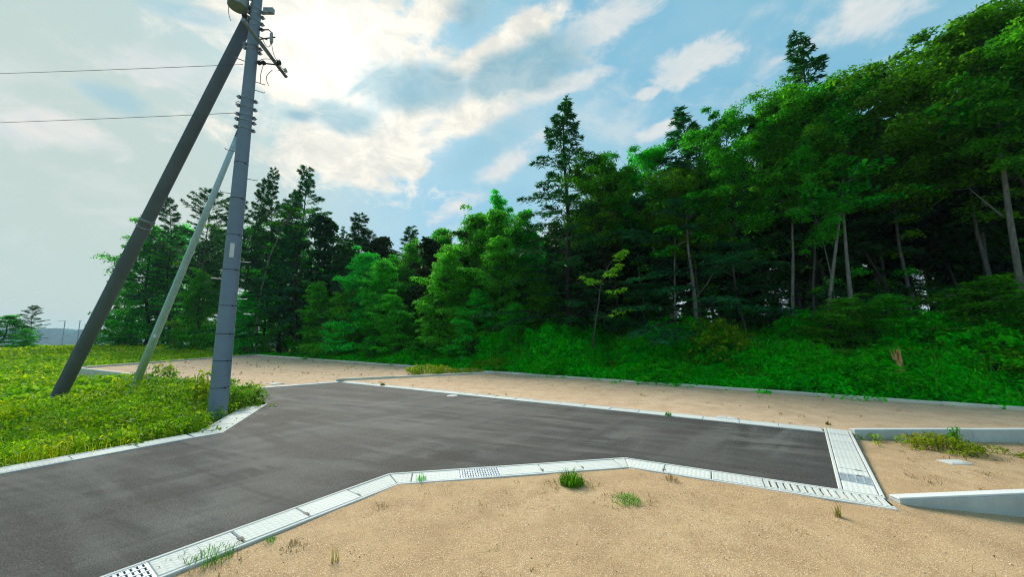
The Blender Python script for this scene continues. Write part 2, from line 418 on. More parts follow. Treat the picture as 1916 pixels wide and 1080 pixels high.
M_WIRE = mat_plain('wire_black', (.10, .10, .11), .6)
M_GAP = mat_plain('gutter_shadow_soil', (.20, .19, .17), 1.0)
M_BARK = mat_bark('dark_bark', (.022, .020, .016), (.06, .054, .044))
M_BARKG = mat_bark('grey_bark', (.05, .05, .045), (.13, .125, .11))
M_BARKP = mat_bark('pale_bark', (.10, .10, .09), (.25, .24, .21))
M_LITTOP = mat_concrete('lit_top_concrete', (.70, .72, .70), .12)  # lighter concrete: skylight on the wall tops put into the colour
M_WOOD = mat_bark('broken_wood', (.34, .14, .05), (.80, .46, .20), 9)
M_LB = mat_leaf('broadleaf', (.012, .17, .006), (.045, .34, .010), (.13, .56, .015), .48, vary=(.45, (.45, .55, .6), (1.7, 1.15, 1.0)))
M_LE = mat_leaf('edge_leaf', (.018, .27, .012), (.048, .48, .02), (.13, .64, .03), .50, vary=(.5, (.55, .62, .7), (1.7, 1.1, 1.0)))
M_LC = mat_leaf('conifer_needle', (.008, .07, .022), (.018, .13, .038), (.036, .20, .05), .28)
M_LD = mat_leaf('shaded_leaf', (.004, .030, .003), (.008, .052, .005), (.014, .080, .007), .25)  # darkened leaf colour: shade of the forest interior painted in
M_LY = mat_leaf('sapling_leaf', (.10, .38, .01), (.24, .58, .02), (.45, .74, .04), .5, rand=0.0)
M_LU = mat_leaf('undergrowth_leaf', (.005, .32, .003), (.014, .56, .005), (.05, .74, .008), .50, rand=.35, vary=(.35, (.55, .66, .6), (3.0, 1.1, 1.0)))
M_LM = mat_leaf('meadow_leaf', (.13, .25, .004), (.29, .41, .006), (.52, .56, .012), .40, vary=(.55, (.36, .66, .7), (1.9, 1.0, 1.0)))
M_LS = mat_leaf('dry_stem', (.16, .12, .04), (.26, .22, .06), (.36, .32, .10), .2)
M_LG = mat_leaf('grass_blade', (.03, .16, .005), (.065, .28, .008), (.14, .40, .012), .40)
M_LG2 = mat_leaf('verge_leaf', (.05, .22, .004), (.12, .38, .006), (.26, .52, .012), .42, vary=(.9, (.55, .7, .7), (1.5, 1.0, 1.0)))
M_LR = mat_leaf('reddish_leaf', (.05, .24, .008), (.16, .40, .012), (.42, .26, .04), .40, rand=0.0)

# ------------------------------------------------------------------ ground form
def terr(x, y):
    s, n = sn(x, y)
    z = -0.075 - .38 * sstep(-9.5, -16, x)
    z = z - .75 * sstep(1.5, 2.6, x) * sstep(7.5, 6.3, y)
    rise = (.12 + .75 * sstep(-22, 2, s))
    z = z + sstep(13.35, 18.5, n) * rise + .06 * sstep(13.2, 13.6, n)
    z = z - 2.2 * sstep(34, 70, n) * sstep(-70, -20, s) - 46 * sstep(66, 600, np.hypot(x, y))
    return z
def build_ground():
    t = np.linspace(-1, 1, 191)
    g = np.sign(t) * (np.abs(t) * 42 + 1650 * np.abs(t) ** 7)
    X, Y = np.meshgrid(g, g + 8)
    Z = terr(X, Y) + .03 * vnoise(X, Y, 1.7, 3) * (sn(X, Y)[1] > 13.6) + .15 * vnoise(X, Y, 30, 5) * sstep(45, 90, np.hypot(X, Y))
    n = len(g); idx = np.arange(n * n).reshape(n, n)
    f = np.stack([idx[:-1, :-1], idx[:-1, 1:], idx[1:, 1:], idx[1:, :-1]], -1).reshape(-1, 4)
    M = NT('soil_and_moss'); M.rough(1.0); M.spec(.05)
    a = M.noise(.6, 6, .65); b = M.noise(7, 5, .7)
    c = M.ramp(a, [(.35, (.045, .075, .012)), (.55, (.085, .115, .018)), (.7, (.14, .13, .04))])
    c = M.mix(M.ramp(b, [(.35, (.7, .7, .7)), (.6, (0, 0, 0))]), c, (.045, .05, .015))
    M.col(c); M.bump(b, .8, .05)
    o = obj('ground', mesh_np('ground', np.stack([X.ravel(), Y.ravel(), Z.ravel()], 1), f, M.m, True)); o['kind'] = 'structure'
build_ground()

def sheet(name, poly, step, zf, mat, xr=None):
    bm = bmesh.new()
    vs_ = [bm.verts.new((p[0], p[1], 0)) for p in poly]; bm.faces.new(vs_)
    xs = [p[0] for p in poly]; ys = [p[1] for p in poly]
    for ax, lo, hi in ((0, min(xs), max(xs)), (1, min(ys), max(ys))):
        v = lo + step
        while v < hi:
            co = [0, 0, 0]; no = [0, 0, 0]; co[ax] = v; no[ax] = 1
            bmesh.ops.bisect_plane(bm, geom=bm.verts[:] + bm.edges[:] + bm.faces[:], plane_co=co, plane_no=no); v += step
    for v in bm.verts: v.co.z = zf(v.co.x, v.co.y)
    bmesh.ops.recalc_face_normals(bm, faces=bm.faces[:])
    if sum(f.normal.z for f in bm.faces) < 0: bmesh.ops.reverse_faces(bm, faces=bm.faces[:])
    me = bpy.data.meshes.new(name); bm.to_mesh(me); bm.free(); me.materials.append(mat)
    for p in me.polygons: p.use_smooth = True
    o = obj(name, me); o['kind'] = 'structure'; return o
sheet('asphalt_road', [V2(p) for p in (Aext, B, C, D, Ec, FAR, FARL, K4, K3, K2, K1, K0, K0ext)], .6,
      lambda x, y: .004 * fbm(x, y, 1, .5), M_ASPH)
def off(a, b, w):
    d = (b - a).normalized(); return Vector((d.y, -d.x)) * w      # to the right of a->b
GW = .35
def z4(x, y): return .003 - .118 * max(0., x - 3.5) ** 1.05 * (1 if y > 1 else .6) + .022 * math.exp(-((x - 3.60) ** 2 + (y - 3.80) ** 2) / .05) + .007 * fbm(x, y, 2, .9, 4) + .006 * fbm(x, y, 4, 4, 2) - .02 * float(sstep(4.2, 1.5, y))
# miter points of the near gutter, lot side
def miter(p, q, r, w):
    d1 = (q - p).normalized(); d2 = (r - q).normalized()
    n1 = Vector((d1.y, -d1.x)); n2 = Vector((d2.y, -d2.x)); m = n1 + n2
    return q + m * (w / max(m.dot(n1), .3))
Bm = miter(A, B, C, GW); Cm = miter(B, C, D, GW)
Dx = D + (D - C).normalized() * .34
Dm = Dx + off(C, D, GW)
sheet('sand_lot', [V2(p) for p in (Aext + off(A, B, GW - .02), Bm, Cm, Dm, Dx, WL + Vector((.0, -.03)), WR, Vector((12, -5)), Vector((-3, -5)))], .16, z4, M_SAND)
def z3(x, y):
    t = sstep(4.2, 6.3, y); return float(-.02 - .03 * max(0, x - 5) * t - .04 * t + .012 * fbm(x, y, 6, 1.2, 4))
eo = off(D, Ec, GW)                 # end gutter lies to the right
sheet('sand_lot', [V2(p) for p in (Ec + eo * .97, E2 + Vector((.02, -.01)), UR, WR + Vector((1, .1)), WL + Vector((0, .02)), D + eo * .97)], .2, z3, M_SAND)
fo = off(Ec, FAR, GW)
DIV = Vector((-6.25, 13.45))
zf = lambda x, y: -.012 + .012 * fbm(x, y, 8, .7, 4)
sheet('sand_lot', [V2(p) for p in (Ec + fo * .97, FAR + fo * .97, DIV + Vector((.1, .1)), LOTM, LOTR, UR, E2)], .45, zf, M_SANDF)
FARo = FARL + off(FAR, FARL, GW)
sheet('sand_lot', [V2(p) for p in (FAR + off(FAR, FARL, GW), FARo, LOTL, LOTC, LOTM, DIV)], .6, zf, M_SANDF)

# ------------------------------------------------------------------ drain gutters
def bar(mb, u, y0, y1, z0, z1, a, b):
    mb.box(((a + b) / 2, (y0 + y1) / 2, (z0 + z1) / 2), (b - a, y1 - y0, z1 - z0))
def gutter(name, label, p, q, w, t0=0.0, t1=0.0, m0=0.0, m1=0.0, slab=.5, grates=(), side=1, phase=0.0, rail=.035, notch=True, slots=0.0, ztop=.012, group='concrete drain gutters round the asphalt'):
    """runs from p to q; w is its width to the right of p->q; m0/m1 = along-shift of the right edge at the ends"""
    d = q - p; Lg = d.length; ang = math.atan2(d.y, d.x)
    root = empty(name, (p.x, p.y, 0), ang); tag(root, label, 'gutter', group)
    wl = lambda t, y: (t, y)
    def edge(y, end): k = -y / w; return (m0 * k) if end == 0 else (Lg + m1 * k)
    # bed below the slabs, then the two side rails
    mb = MB(); mb.prism([(edge(-.002, 0), -.002), (edge(-w + .002, 0), -w + .002), (edge(-w + .002, 1), -w + .002), (edge(-.002, 1), -.002)], -.16, ztop - .030)
    mb.build('channel', M_SAND if slots else M_GAP, root)
    for ya, yb in ((0.0, -rail), (-w + rail, -w)):
        mb = MB(); mb.prism([(edge(ya, 0), ya), (edge(yb, 0), yb), (edge(yb, 1), yb), (edge(ya, 1), ya)], -.15, ztop, .006)
        mb.build('side_rail', M_RAIL, root)
    ya, yb = -rail - .006, -w + rail + .006
    ts = [0.0]; t = phase if phase > .12 else slab
    while t < Lg - .12: ts.append(t); t += slab
    ts.append(Lg)
    for g0, g1 in grates: ts = [t for t in ts if not (g0 - .09 < t < g1 + .09)] + [g0, g1]
    ts = sorted(t for t in ts if -1 < t <= Lg)
    for i in range(len(ts) - 1):
        a, b = ts[i] + .004, ts[i + 1] - .004
        if any(g0 < (a + b) / 2 < g1 for g0, g1 in grates): continue
        A0 = edge(ya, 0) + .004 if i == 0 else a; A1 = edge(yb, 0) + .004 if i == 0 else a
        B0 = edge(ya, 1) - .004 if i == len(ts) - 2 else b; B1 = edge(yb, 1) - .004 if i == len(ts) - 2 else b
        mb = MB(); dz = random.uniform(-.006, .001)
        mb.prism([(A0, ya), (A1, yb), (B1, yb), (B0, ya)], ztop - .028, ztop + dz, .007)
        if slots and ts[i] > slots:
            mb = MB(); x0 = a
            while x0 < b - .02:
                mb.box((x0 + .020, (ya + yb) / 2 - .01, ztop - .012), (.042, abs(ya - yb) * .72, .028)); x0 += .062
            for yy in (ya, yb + abs(ya - yb) * .14): mb.box(((a + b) / 2, yy - abs(ya - yb) * .07, ztop - .014), (b - a, abs(ya - yb) * .14, .028))
            mb.build('slotted_lid', M_SLAB, root); continue
        o = mb.build('cover_slab', M_SLAB, root)
        if notch and random.random() < .3 and i > 0:
            mb = MB(); yc = (ya + yb) / 2 - .05
            mb.prism([(a - .02, yc - .035), (a + .016, yc - .025), (a + .016, yc + .025), (a - .02, yc + .035)], ztop + dz - .01, ztop + dz + .0015)
            mb.build('hand_hole', M_GAP, o)
    for g0, g1 in grates:
        gr = MB(); z = ztop - .004
        for y in (ya - .004, yb + .004): gr.box(((g0 + g1) / 2, y, z - .012), (g1 - g0 - .01, .008, .03))
        n = int((g1 - g0) / .030)
        for k in range(n + 1):
            gr.box((g0 + .008 + (g1 - g0 - .016) * k / n, (ya + yb) / 2, z - .012), (.019, abs(ya - yb), .026))
        for k in range(1, 4):
            gr.box(((g0 + g1) / 2, ya + (yb - ya) * k / 4, z - .002), (g1 - g0 - .02, .012, .012))
        gr.build('grate', M_GRATE, root)
    return root
def along(p, q, x, y):
    g = G(x, y); d = (q - p).normalized(); return (Vector((g.x, g.y)) - p).dot(d)
def mshift(p, q, r, w):             # along-shift at q of the right edge of p->q
    m = miter(p, q, r, w); d = (q - p).normalized(); return (m - q).dot(d)
ga = along(Aext, B, 205, 1082)
gutter('drain_gutter', 'white gridded concrete gutter running diagonally from the bottom left along the asphalt', Aext, B, GW,
       m1=mshift(Aext, B, C, GW), grates=((ga - .42, ga + .18),), phase=(ga + .18) % .5)
m0 = (miter(A, B, C, GW) - B).dot((C - B).normalized())
g1 = along(B, C, 862, 890); g2 = along(B, C, 936, 886)
gutter('drain_gutter', 'short bent stretch of gutter with steel grate beside the green grass tuft', B, C, GW, m0=m0, m1=mshift(B, C, D, GW),
       grates=((g1, g2),), phase=g2 % .5)
m0 = (miter(B, C, D, GW) - C).dot((D - C).normalized())
gutter('drain_gutter', 'concrete gutter with slotted lids half buried in sand towards the low wall', C, Dx, GW, m0=m0, slots=1.3)
g1 = along(D, Ec, 1580, 905); g2 = along(D, Ec, 1572, 885)
gutter('drain_gutter', 'broad white gutter closing the right end of the asphalt, bluish grate in it', D + (D - Ec).normalized() * -.01, Ec + (Ec - D).normalized() * (GW + .02), GW, grates=((.33, .62),), phase=.33)
gutter('drain_gutter', 'long thin white gutter along the far edge of the asphalt', Ec, FAR, GW, slab=.6)
gutter('drain_gutter', 'short far gutter at the back left corner of the asphalt', FAR, FARL, GW, m0=0.0, slab=.6)
gutter('drain_gutter', 'flat pale edging gutter between the weedy verge and the left asphalt edge', K1, K0ext, -GW if False else GW, slab=.62, notch=False)
gutter('drain_gutter', 'angled gutter piece with gridded lids at the foot of the utility pole', K3, K2, .40, slab=.5, m0=.25, m1=-.12)
gutter('drain_gutter', 'small linking gutter piece beside the pole verge', K2, K1, .36, slab=.6, notch=False, m0=.02)

# ------------------------------------------------------------------ kerbs and low walls made of blocks
def kerb(name, label, pts, width, z0, z1, blk, mat, cat='kerb', group=None, cap=False):
    root = empty(name, (pts[0].x, pts[0].y, 0)); tag(root, label, cat, group)
    o0 = pts[0]
    for a, b in zip(pts[:-1], pts[1:]):
        d = (b - a); Lg = d.length; d = d / Lg; nrm = Vector((-d.y, d.x)) * width / 2
        k = max(1, round(Lg / blk))
        for i in range(k):
            p = a + d * (Lg * i / k + .003) - o0; q = a + d * (Lg * (i + 1) / k - .003) - o0
            j = random.uniform(-.006, .006)
            mb = MB(); mb.prism([V2(p - nrm), V2(q - nrm), V2(q + nrm), V2(p + nrm)], z0, z1 + j, .012)
            mb.build('block', mat, root)
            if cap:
                nc = nrm * .94; mb = MB(); mb.prism([V2(p - nc), V2(q - nc), V2(q + nc), V2(p + nc)], z1 + j + .0005, z1 + j + .016, .006); mb.build('cap', M_LITTOP, root)  # thin strip added to paint the skylight on the top face
    return root
kn = Vector((NX, NY)) * .06
kerb('concrete_kerb', 'long concrete kerb between the sand lots and the forest undergrowth', [LOTC + kn, LOTM + kn, LOTR + kn, LOTR + kn + Vector((UX, UY)) * 3.6], .13, -.2, .055, 1.2, M_KERB)
kerb('concrete_kerb', 'far left kerb closing the back lot against the meadow', [LOTL + Vector((-.06, .06)), LOTC + Vector((-.06, .1))], .13, -.6, .08, 1.2, M_KERB)
kerb('retaining_wall', 'low grey retaining wall of the back lot rising out of the left meadow', [LOTL + Vector((-.1, -.1)), FARo + Vector((-.05, -.05))], .14, -.8, .07, 1.0, M_KERB, 'wall')
kerb('concrete_kerb', 'kerb dividing the two far sand lots, yellow grass beside it', [DIV, LOTM - Vector((NX, NY)) * .12], .14, -.15, .055, 1.0, M_KERB)
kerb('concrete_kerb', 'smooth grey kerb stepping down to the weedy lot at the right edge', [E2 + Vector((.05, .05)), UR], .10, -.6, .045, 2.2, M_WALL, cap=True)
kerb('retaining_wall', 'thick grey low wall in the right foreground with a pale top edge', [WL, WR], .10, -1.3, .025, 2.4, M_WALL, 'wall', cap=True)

# small covers set in the lots and the asphalt
def cover(name, label, x, y, w, d, ang, mat=M_RAIL, z=.0, parts=2):
    g = G(x, y, z); root = empty(name, (g.x, g.y, z), ang); tag(root, label, 'cover')
    mb = MB(); mb.prism([(-w / 2, -d / 2), (w / 2, -d / 2), (w / 2, d / 2), (-w / 2, d / 2)], -.1, .004, .003); mb.build('rim', M_RAIL, root)
    for i in range(parts):
        a = -w / 2 + .02 + (w - .04) * i / parts; b = -w / 2 + .02 + (w - .04) * (i + 1) / parts - .008
        mb = MB(); mb.prism([(a, -d / 2 + .02), (b, -d / 2 + .02), (b, d / 2 - .02), (a, d / 2 - .02)], .002, .010, .004); mb.build('lid', mat, root)
    return root
aU = math.atan2(UY, UX)
cover('inspection_cover', 'small white inspection cover in the sand beyond the far gutter', 1361, 782, .34, .22, aU)
cover('inspection_cover', 'white double inspection cover in the sand of the weedy right lot', 1786, 865, .30, .17, .08, z=-.03)
cover('inspection_cover', 'tiny white cover in the left back lot behind the gutter corner', 515, 718, .5, .35, aU)
g = G(846, 741); mh = empty('manhole_cover', (g.x, g.y, 0)); tag(mh, 'small round pale survey cover on the asphalt', 'manhole')
mb = MB(); mb.tube([(0, 0, -.02), (0, 0, .006)], .14, 24); mb.build('rim', M_RAIL, mh, True)
mb = MB(); mb.tube([(0, 0, .0), (0, 0, .009)], .11, 24); mb.build('lid', M_RAIL, mh, True)

# ------------------------------------------------------------------ utility pole group
PB = Vector((-5.9, 7.66, 0))
def pole_r(z): return .165 - z / 150
root = empty('utility_pole', PB); tag(root, 'tall grey concrete utility pole rising from the weeds beside the asphalt', 'utility pole')
mb = MB(); zs = [-.6] + [i * .9 for i in range(13)]
mb.tube([(0, 0, z) for z in zs], [pole_r(max(z, 0)) for z in zs], 28); mb.build('shaft', M_POLE, root, True)
def band(parent, z, h=.05, extra=.008, mat=M_GALV, bolts=True, ang=0.0, name='band'):
    mb = MB(); r = pole_r(z) + extra
    mb.tube([(0, 0, z - h / 2), (0, 0, z + h / 2)], r, 28)
    if bolts:
        for s_ in (-1, 1):
            c = Vector((math.cos(ang) * s_, math.sin(ang) * s_, 0))
            mb.box(c * (r + .02) + Vector((0, 0, z)), (.05, .05, h + .01)); mb.tube([c * (r + .0) + Vector((0, 0, z)), c * (r + .075) + Vector((0, 0, z))], .012, 8)
    return mb.build(name, mat, parent)
vang = math.atan2(PB.y, PB.x) + math.pi / 2          # across the line of sight
for z in (6.12, 6.30, 6.42, 6.62, 6.82, 8.02, 8.12, 8.62, 8.75, 8.92, 9.05): band(root, z, .055, ang=vang)
for i, z in enumerate((.55, 1.08, 1.62, 2.2, 2.95, 3.7, 4.5, 5.3)):      # thin climbing-step rings with a socket
    mb = MB(); mb.tube([(0, 0, z - .006), (0, 0, z + .006)], pole_r(z) + .003, 28); mb.build('ring', M_DARK, root)
    a = vang + math.pi + .75
    c = Vector((-math.cos(a), -math.sin(a), 0)); c = Vector((math.cos(math.atan2(-PB.y, -PB.x) + .5), math.sin(math.atan2(-PB.y, -PB.x) + .5), 0))
    mb = MB(); mb.tube([c * (pole_r(z) - .01) + Vector((0, 0, z)), c * (pole_r(z) + .018) + Vector((0, 0, z))], .014, 8); mb.build('socket', M_DARK, root)
vd = Vector((math.cos(vang), math.sin(vang), 0))
for i, z in enumerate((2.35, 2.75, 3.15, 4.6, 5.0, 5.55, 7.3, 7.7, 7.1)):        # step bolts left and right
    s_ = 1 if i % 2 else -1
    mb = MB(); mb.tube([vd * s_ * (pole_r(z) - .02) + Vector((0, 0, z)), vd * s_ * (pole_r(z) + .17) + Vector((0, 0, z)), vd * s_ * (pole_r(z) + .175) + Vector((0, 0, z + .03))], .009, 8)
    mb.build('step_bolt', M_GALV, root)
fa = math.atan2(-PB.y, -PB.x) - .12; fd = Vector((math.cos(fa), math.sin(fa), 0))
mb = MB(); mb.box(fd * (pole_r(3.35) + .006) + Vector((0, 0, 3.35)), (.012, .075, .30), Matrix.Rotation(fa, 3, 'Z')); mb.build('number_plate', M_PLATE, root)
for z in (3.27, 3.45): band(root, z, .012, .004, M_GALV, False, name='plate_strap')
# sloping cross-arm (horizontal, running away from the viewer) with its fittings
ca = Vector((-5.70, 7.00, 8.18)) - PB; cb = Vector((-5.92, 8.62, 8.10)) - PB
ca.x += .05; cb.x += .2
mb = MB(); mb.tube([ca, cb], .045, 12); xarm = mb.build('cross_arm', M_GALV, root, True)
for t in (0.02, .80, .97):
    p = ca.lerp(cb, t); mb = MB()
    mb.tube([p + Vector((0, 0, .03)), p + Vector((0, 0, .09)), p + Vector((0, 0, .10)), p + Vector((0, 0, .16)), p + Vector((0, 0, .19))], [.018, .018, .05, .045, .02], 12)
    mb.build('insulator', M_PORC if t > .5 else M_DARK, xarm, True)
def bracket(pts, r, mat=M_DARK, name='bracket'):
    mb = MB(); mb.tube(pts, r, 8); return mb.build(name, mat, root, True)
def pp(x, y, Y=7.66):               # point in the upright plane of the pole, seen at a pixel
    r = ray(x, y); t = Y / r.y; return Vector((0, 0, CAM_H)) + r * t - PB
bracket([pp(478, 55), pp(503, 55), pp(508, 60), pp(508, 78)], .014)
bracket([pp(478, 74), pp(515, 69)], .014); bracket([pp(480, 66), pp(500, 74)], .012)
mb = MB(); mb.tube([pp(509, 60), pp(508, 64), pp(508, 78), pp(507, 81)], [.02, .035, .035, .02], 12); mb.build('fuse_cutout', M_TRANS, root, True)
mb = MB(); mb.tube([pp(486, 117), pp(520, 121)], .016, 8); mb.build('bracket', M_DARK, root)
for q in ((485, 117), (493, 117), (522, 117)):
    mb = MB(); c = pp(*q); mb.tube([c - Vector((0, 0, .05)), c - Vector((0, 0, .02)), c + Vector((0, 0, .02)), c + Vector((0, 0, .05))], [.02, .05, .05, .02], 10); mb.build('insulator', M_DARK, root, True)
def lead(pts, r=.007):
    P = [pp(*p) for p in pts]; out = []
    for i in range(len(P) - 1):
        for k in range(6): 
            t = k / 6; p0 = P[max(i - 1, 0)]; p1 = P[i]; p2 = P[i + 1]; p3 = P[min(i + 2, len(P) - 1)]
            out.append(.5 * ((2 * p1) + (p2 - p0) * t + (2 * p0 - 5 * p1 + 4 * p2 - p3) * t * t + (3 * p1 - p0 - 3 * p2 + p3) * t ** 3))
    out.append(P[-1]); mb = MB(); mb.tube(out, r, 6); mb.build('lead_wire', M_WIRE, root, True)
lead([(508, 80), (512, 100), (521, 117), (534, 134)]); lead([(493, 120), (488, 138), (487, 155)]); lead([(510, 130), (500, 140), (499, 150), (503, 160)])
lead([(492, 74), (498, 85), (503, 87), (508, 80)]); lead([(486, 113), (492, 110), (505, 110), (521, 114)]); lead([(520, 131), (527, 132), (534, 134)]); lead([(458, 40), (464, 38), (472, 48)])
lead([(441, 191), (448, 190), (452, 200), (441, 192)]); lead([(428, 0), (428, 24), (432, 38)]); lead([(440, 66), (443, 75), (445, 84)])
for q0, q1 in (((497, 16), (508, 24)), ((466, 20), (480, 8)), ((470, 10), (486, 4)), ((468, 28), (482, 24))):
    mb = MB(); a = pp(*q0); b = pp(*q1); mb.tube([a, a.lerp(b, .5), b], [.04, .05, .035], 8); mb.build('clamp', M_GALV, root)
mb = MB(); mb.box(pp(503, 20), (.22, .08, .12)); mb.build('terminal_box', M_TRANS, root)
mb = MB(); mb.tube([(0, 0, 10.78), (0, 0, 10.86), (0, 0, 10.9)], [pole_r(10.7) + .01, pole_r(10.7) + .01, .03], 24); mb.build('cap', M_DARK, root)

# brace pole leaning on it
r_ = ray(104, 752); zb = -.28; t = (zb - CAM_H) / r_.z; BB = Vector((0, 0, CAM_H)) + r_ * t
dirb = Vector((BB.x - PB.x, BB.y - PB.y, 0)).normalized()
BT = Vector((PB.x, PB.y, 8.95)) + dirb * .20
bp = empty('brace_pole', BB); tag(bp, 'dark grey-brown concrete pole leaning far over to prop the utility pole', 'brace pole')
ax = BT - BB
mb = MB(); mb.tube([ax * t for t in (-.05, 0, .25, .5, .75, 1.0)], [.165, .162, .152, .142, .132, .122], 26); mb.build('shaft', M_POLE2, bp, True)
def sleeve(parent, axis, t, r, h, mat):
    u = axis.normalized(); c = axis * t
    mb = MB(); mb.tube([c - u * h, c + u * h], r, 26); sb = mb.build('clamp_band', mat, parent, True)
    side = u.cross(Vector((0, 1, 0))).normalized()
    for s_ in (-1, 1):
        mb = MB(); mb.tube([c + side * s_ * (r - .01), c + side * s_ * (r + .07)], .018, 8); mb.build('bolt', mat, sb)
def tpix(y):                        # fraction along the brace pole at photo row y
    best = min(range(1001), key=lambda k: abs(projy(BB + ax * (k / 1000)) - y)); return best / 1000
def projy(p):
    q = p - Vector((0, 0, CAM_H)); dep = q.y * math.cos(PITCH) + q.z * math.sin(PITCH)
    return 540 - F_PX * (-q.y * math.sin(PITCH) + q.z * math.cos(PITCH)) / dep
sleeve(bp, ax, tpix(412), .158, .05, M_GALV); sleeve(bp, ax, tpix(424), .156, .03, M_GALV)
# thin square-ish steel strut
r_ = ray(240, 752); zb = -.22; t = (zb - CAM_H) / r_.z; SB = Vector((0, 0, CAM_H)) + r_ * t
ds = Vector((SB.x - PB.x, SB.y - PB.y, 0)).normalized(); ST = Vector((PB.x, PB.y, 6.16)) + ds * .22
st = empty('steel_strut', SB); tag(st, 'slim light grey steel strut leaning against the utility pole', 'strut')
axs = ST - SB
mb = MB(); mb.tube([axs * -.05, axs * .3, axs * .7, axs * .985], [.092, .086, .066, .052], 20); mb.build('tube', M_STRUT, st, True)
mb = MB(); e = axs * .98; mb.tube([e, axs + Vector((0, 0, .02)), axs - ds * .1 + Vector((0, 0, .03))], [.055, .05, .035], 12); mb.build('end_fitting', M_GALV, st, True)
u = axs.normalized(); sd = Vector((-SB.x, -SB.y, 0)).normalized()
for t in (.29,): 
    mb = MB(); mb.box(axs * t + (sd - u * sd.dot(u)).normalized() * .086, (.06, .06, .10)); mb.build('tag_plate', M_PLATE, st)
# transformer on the pole
TB = Vector((-6.20, 7.50, 8.98)); tr = empty('pole_transformer', TB); tag(tr, 'grey drum transformer mounted on the utility pole at the top of the picture', 'transformer')
mb = MB(); mb.tube([(0, 0, 0), (0, 0, .05), (0, 0, .75), (0, 0, .80)], [.185, .20, .20, .17], 28); mb.build('tank', M_TRANS, tr, True)
mb = MB(); mb.tube([(0, 0, .80), (0, 0, .84), (0, 0, .88)], [.21, .21, .1], 28); mb.build('lid', M_TRANS, tr, True)
for s_ in (-1, 1):
    mb = MB(); mb.tube([(s_ * .09, 0, .84), (s_ * .09, 0, .90), (s_ * .09, 0, .95), (s_ * .09, 0, 1.02)], [.03, .05, .035, .02], 12); mb.build('bushing', M_PORC, tr, True)
mb = MB(); mb.box((.16, .05, .25), (.22, .05, .06)); mb.box((.16, .05, .6), (.22, .05, .06)); mb.build('hanger', M_GALV, tr)
mb = MB(); mb.tube([(0, 0, -.02), (0, 0, .02)], .192, 28); mb.build('base_rim', M_TRANS, tr)

# overhead wires going off to the left
def wire(label, a, b, sag, r=.0055):
    pts = [a.lerp(b, k / 24) - Vector((0, 0, sag * 4 * (k / 24) * (1 - k / 24))) for k in range(25)]
    o0 = pts[0]; mb = MB(); mb.tube([p - o0 for p in pts], r, 6); o = mb.build('overhead_wire', M_WIRE, None, True, loc=o0); tag(o, label, 'wire', 'wires to the utility pole')
def wpt(x, y, Y): r = ray(x, y); return Vector((0, 0, CAM_H)) + r * (Y / r.y)
wire('upper thin overhead wire running left from the utility pole', pp(455, 120) + PB, wpt(-420, 147, 11.0), .05)
wire('lower thin overhead wire running left from the utility pole', pp(441, 211) + PB, wpt(-420, 240, 11.0), .05)

# ------------------------------------------------------------------ foliage builders
def unit(v): return v / (np.linalg.norm(v, axis=1, keepdims=True) + 1e-9)
def leaf_arrays(pos, nrm, size, r, aspect=.55, direction=None, fold=.12):
    n = len(pos); nrm = unit(nrm)
    d = r.normal(size=(n, 3)) if direction is None else direction + r.normal(size=(n, 3)) * .25
    d = unit(d - nrm * np.sum(d * nrm, 1, keepdims=True)); s = np.cross(nrm, d)
    L = (size * .5)[:, None]; Wd = L * aspect
    v = np.stack([pos - d * L, pos + s * Wd + nrm * L * fold, pos + d * L, pos - s * Wd + nrm * L * fold], 1).reshape(-1, 3)
    return v, np.arange(4 * n).reshape(n, 4)
def leaf_mesh(name, parts, mat):
    vs_, fs, b = [], [], 0
    for v, f in parts: vs_.append(v); fs.append(f + b); b += len(v)
    return mesh_np(name, np.concatenate(vs_), np.concatenate(fs), mat)
def cluster_leaves(centers, radii, flat, per, lsize, r, aspect=.55, droop=.25):
    """leafy pads: oblate clumps with leaves lying mostly level, ragged rims"""
    C_ = np.repeat(np.asarray(centers), per, 0); R_ = np.repeat(np.asarray(radii), per)
    n = len(C_); a = r.random(n) * 2 * math.pi; q = np.sqrt(r.random(n)) * (1 + .18 * r.normal(size=n))
    off_ = np.stack([np.cos(a) * q, np.sin(a) * q, np.zeros(n)], 1) * R_[:, None]
    off_[:, 2] = R_ * flat * (r.normal(size=n) * .45 + .35 * (1 - q * q)) - droop * R_ * q * q * .6
    nr = np.stack([off_[:, 0] / R_ * .6, off_[:, 1] / R_ * .6, np.ones(n) * .7], 1) + r.normal(size=(n, 3)) * .6
    return leaf_arrays(C_ + off_, nr, lsize * (.6 + .8 * r.random(n)), r, aspect)
def spine(r, H, bend, k=9):
    t = np.linspace(0, 1, k); ph = r.random(4) * 6.28
    x = bend * H * (.06 * np.sin(t * 3.1 + ph[0]) - .06 * math.sin(ph[0]) + .025 * np.sin(t * 9 + ph[1]) - .025 * math.sin(ph[1]))
    y = bend * H * (.06 * np.sin(t * 2.7 + ph[2]) - .06 * math.sin(ph[2]) + .025 * np.sin(t * 8 + ph[3]) - .025 * math.sin(ph[3]))
    return np.stack([x, y, t * H], 1)
def sp_at(sp, t):
    f = t * (len(sp) - 1); i = min(int(f), len(sp) - 2); return sp[i] + (sp[i + 1] - sp[i]) * (f - i)
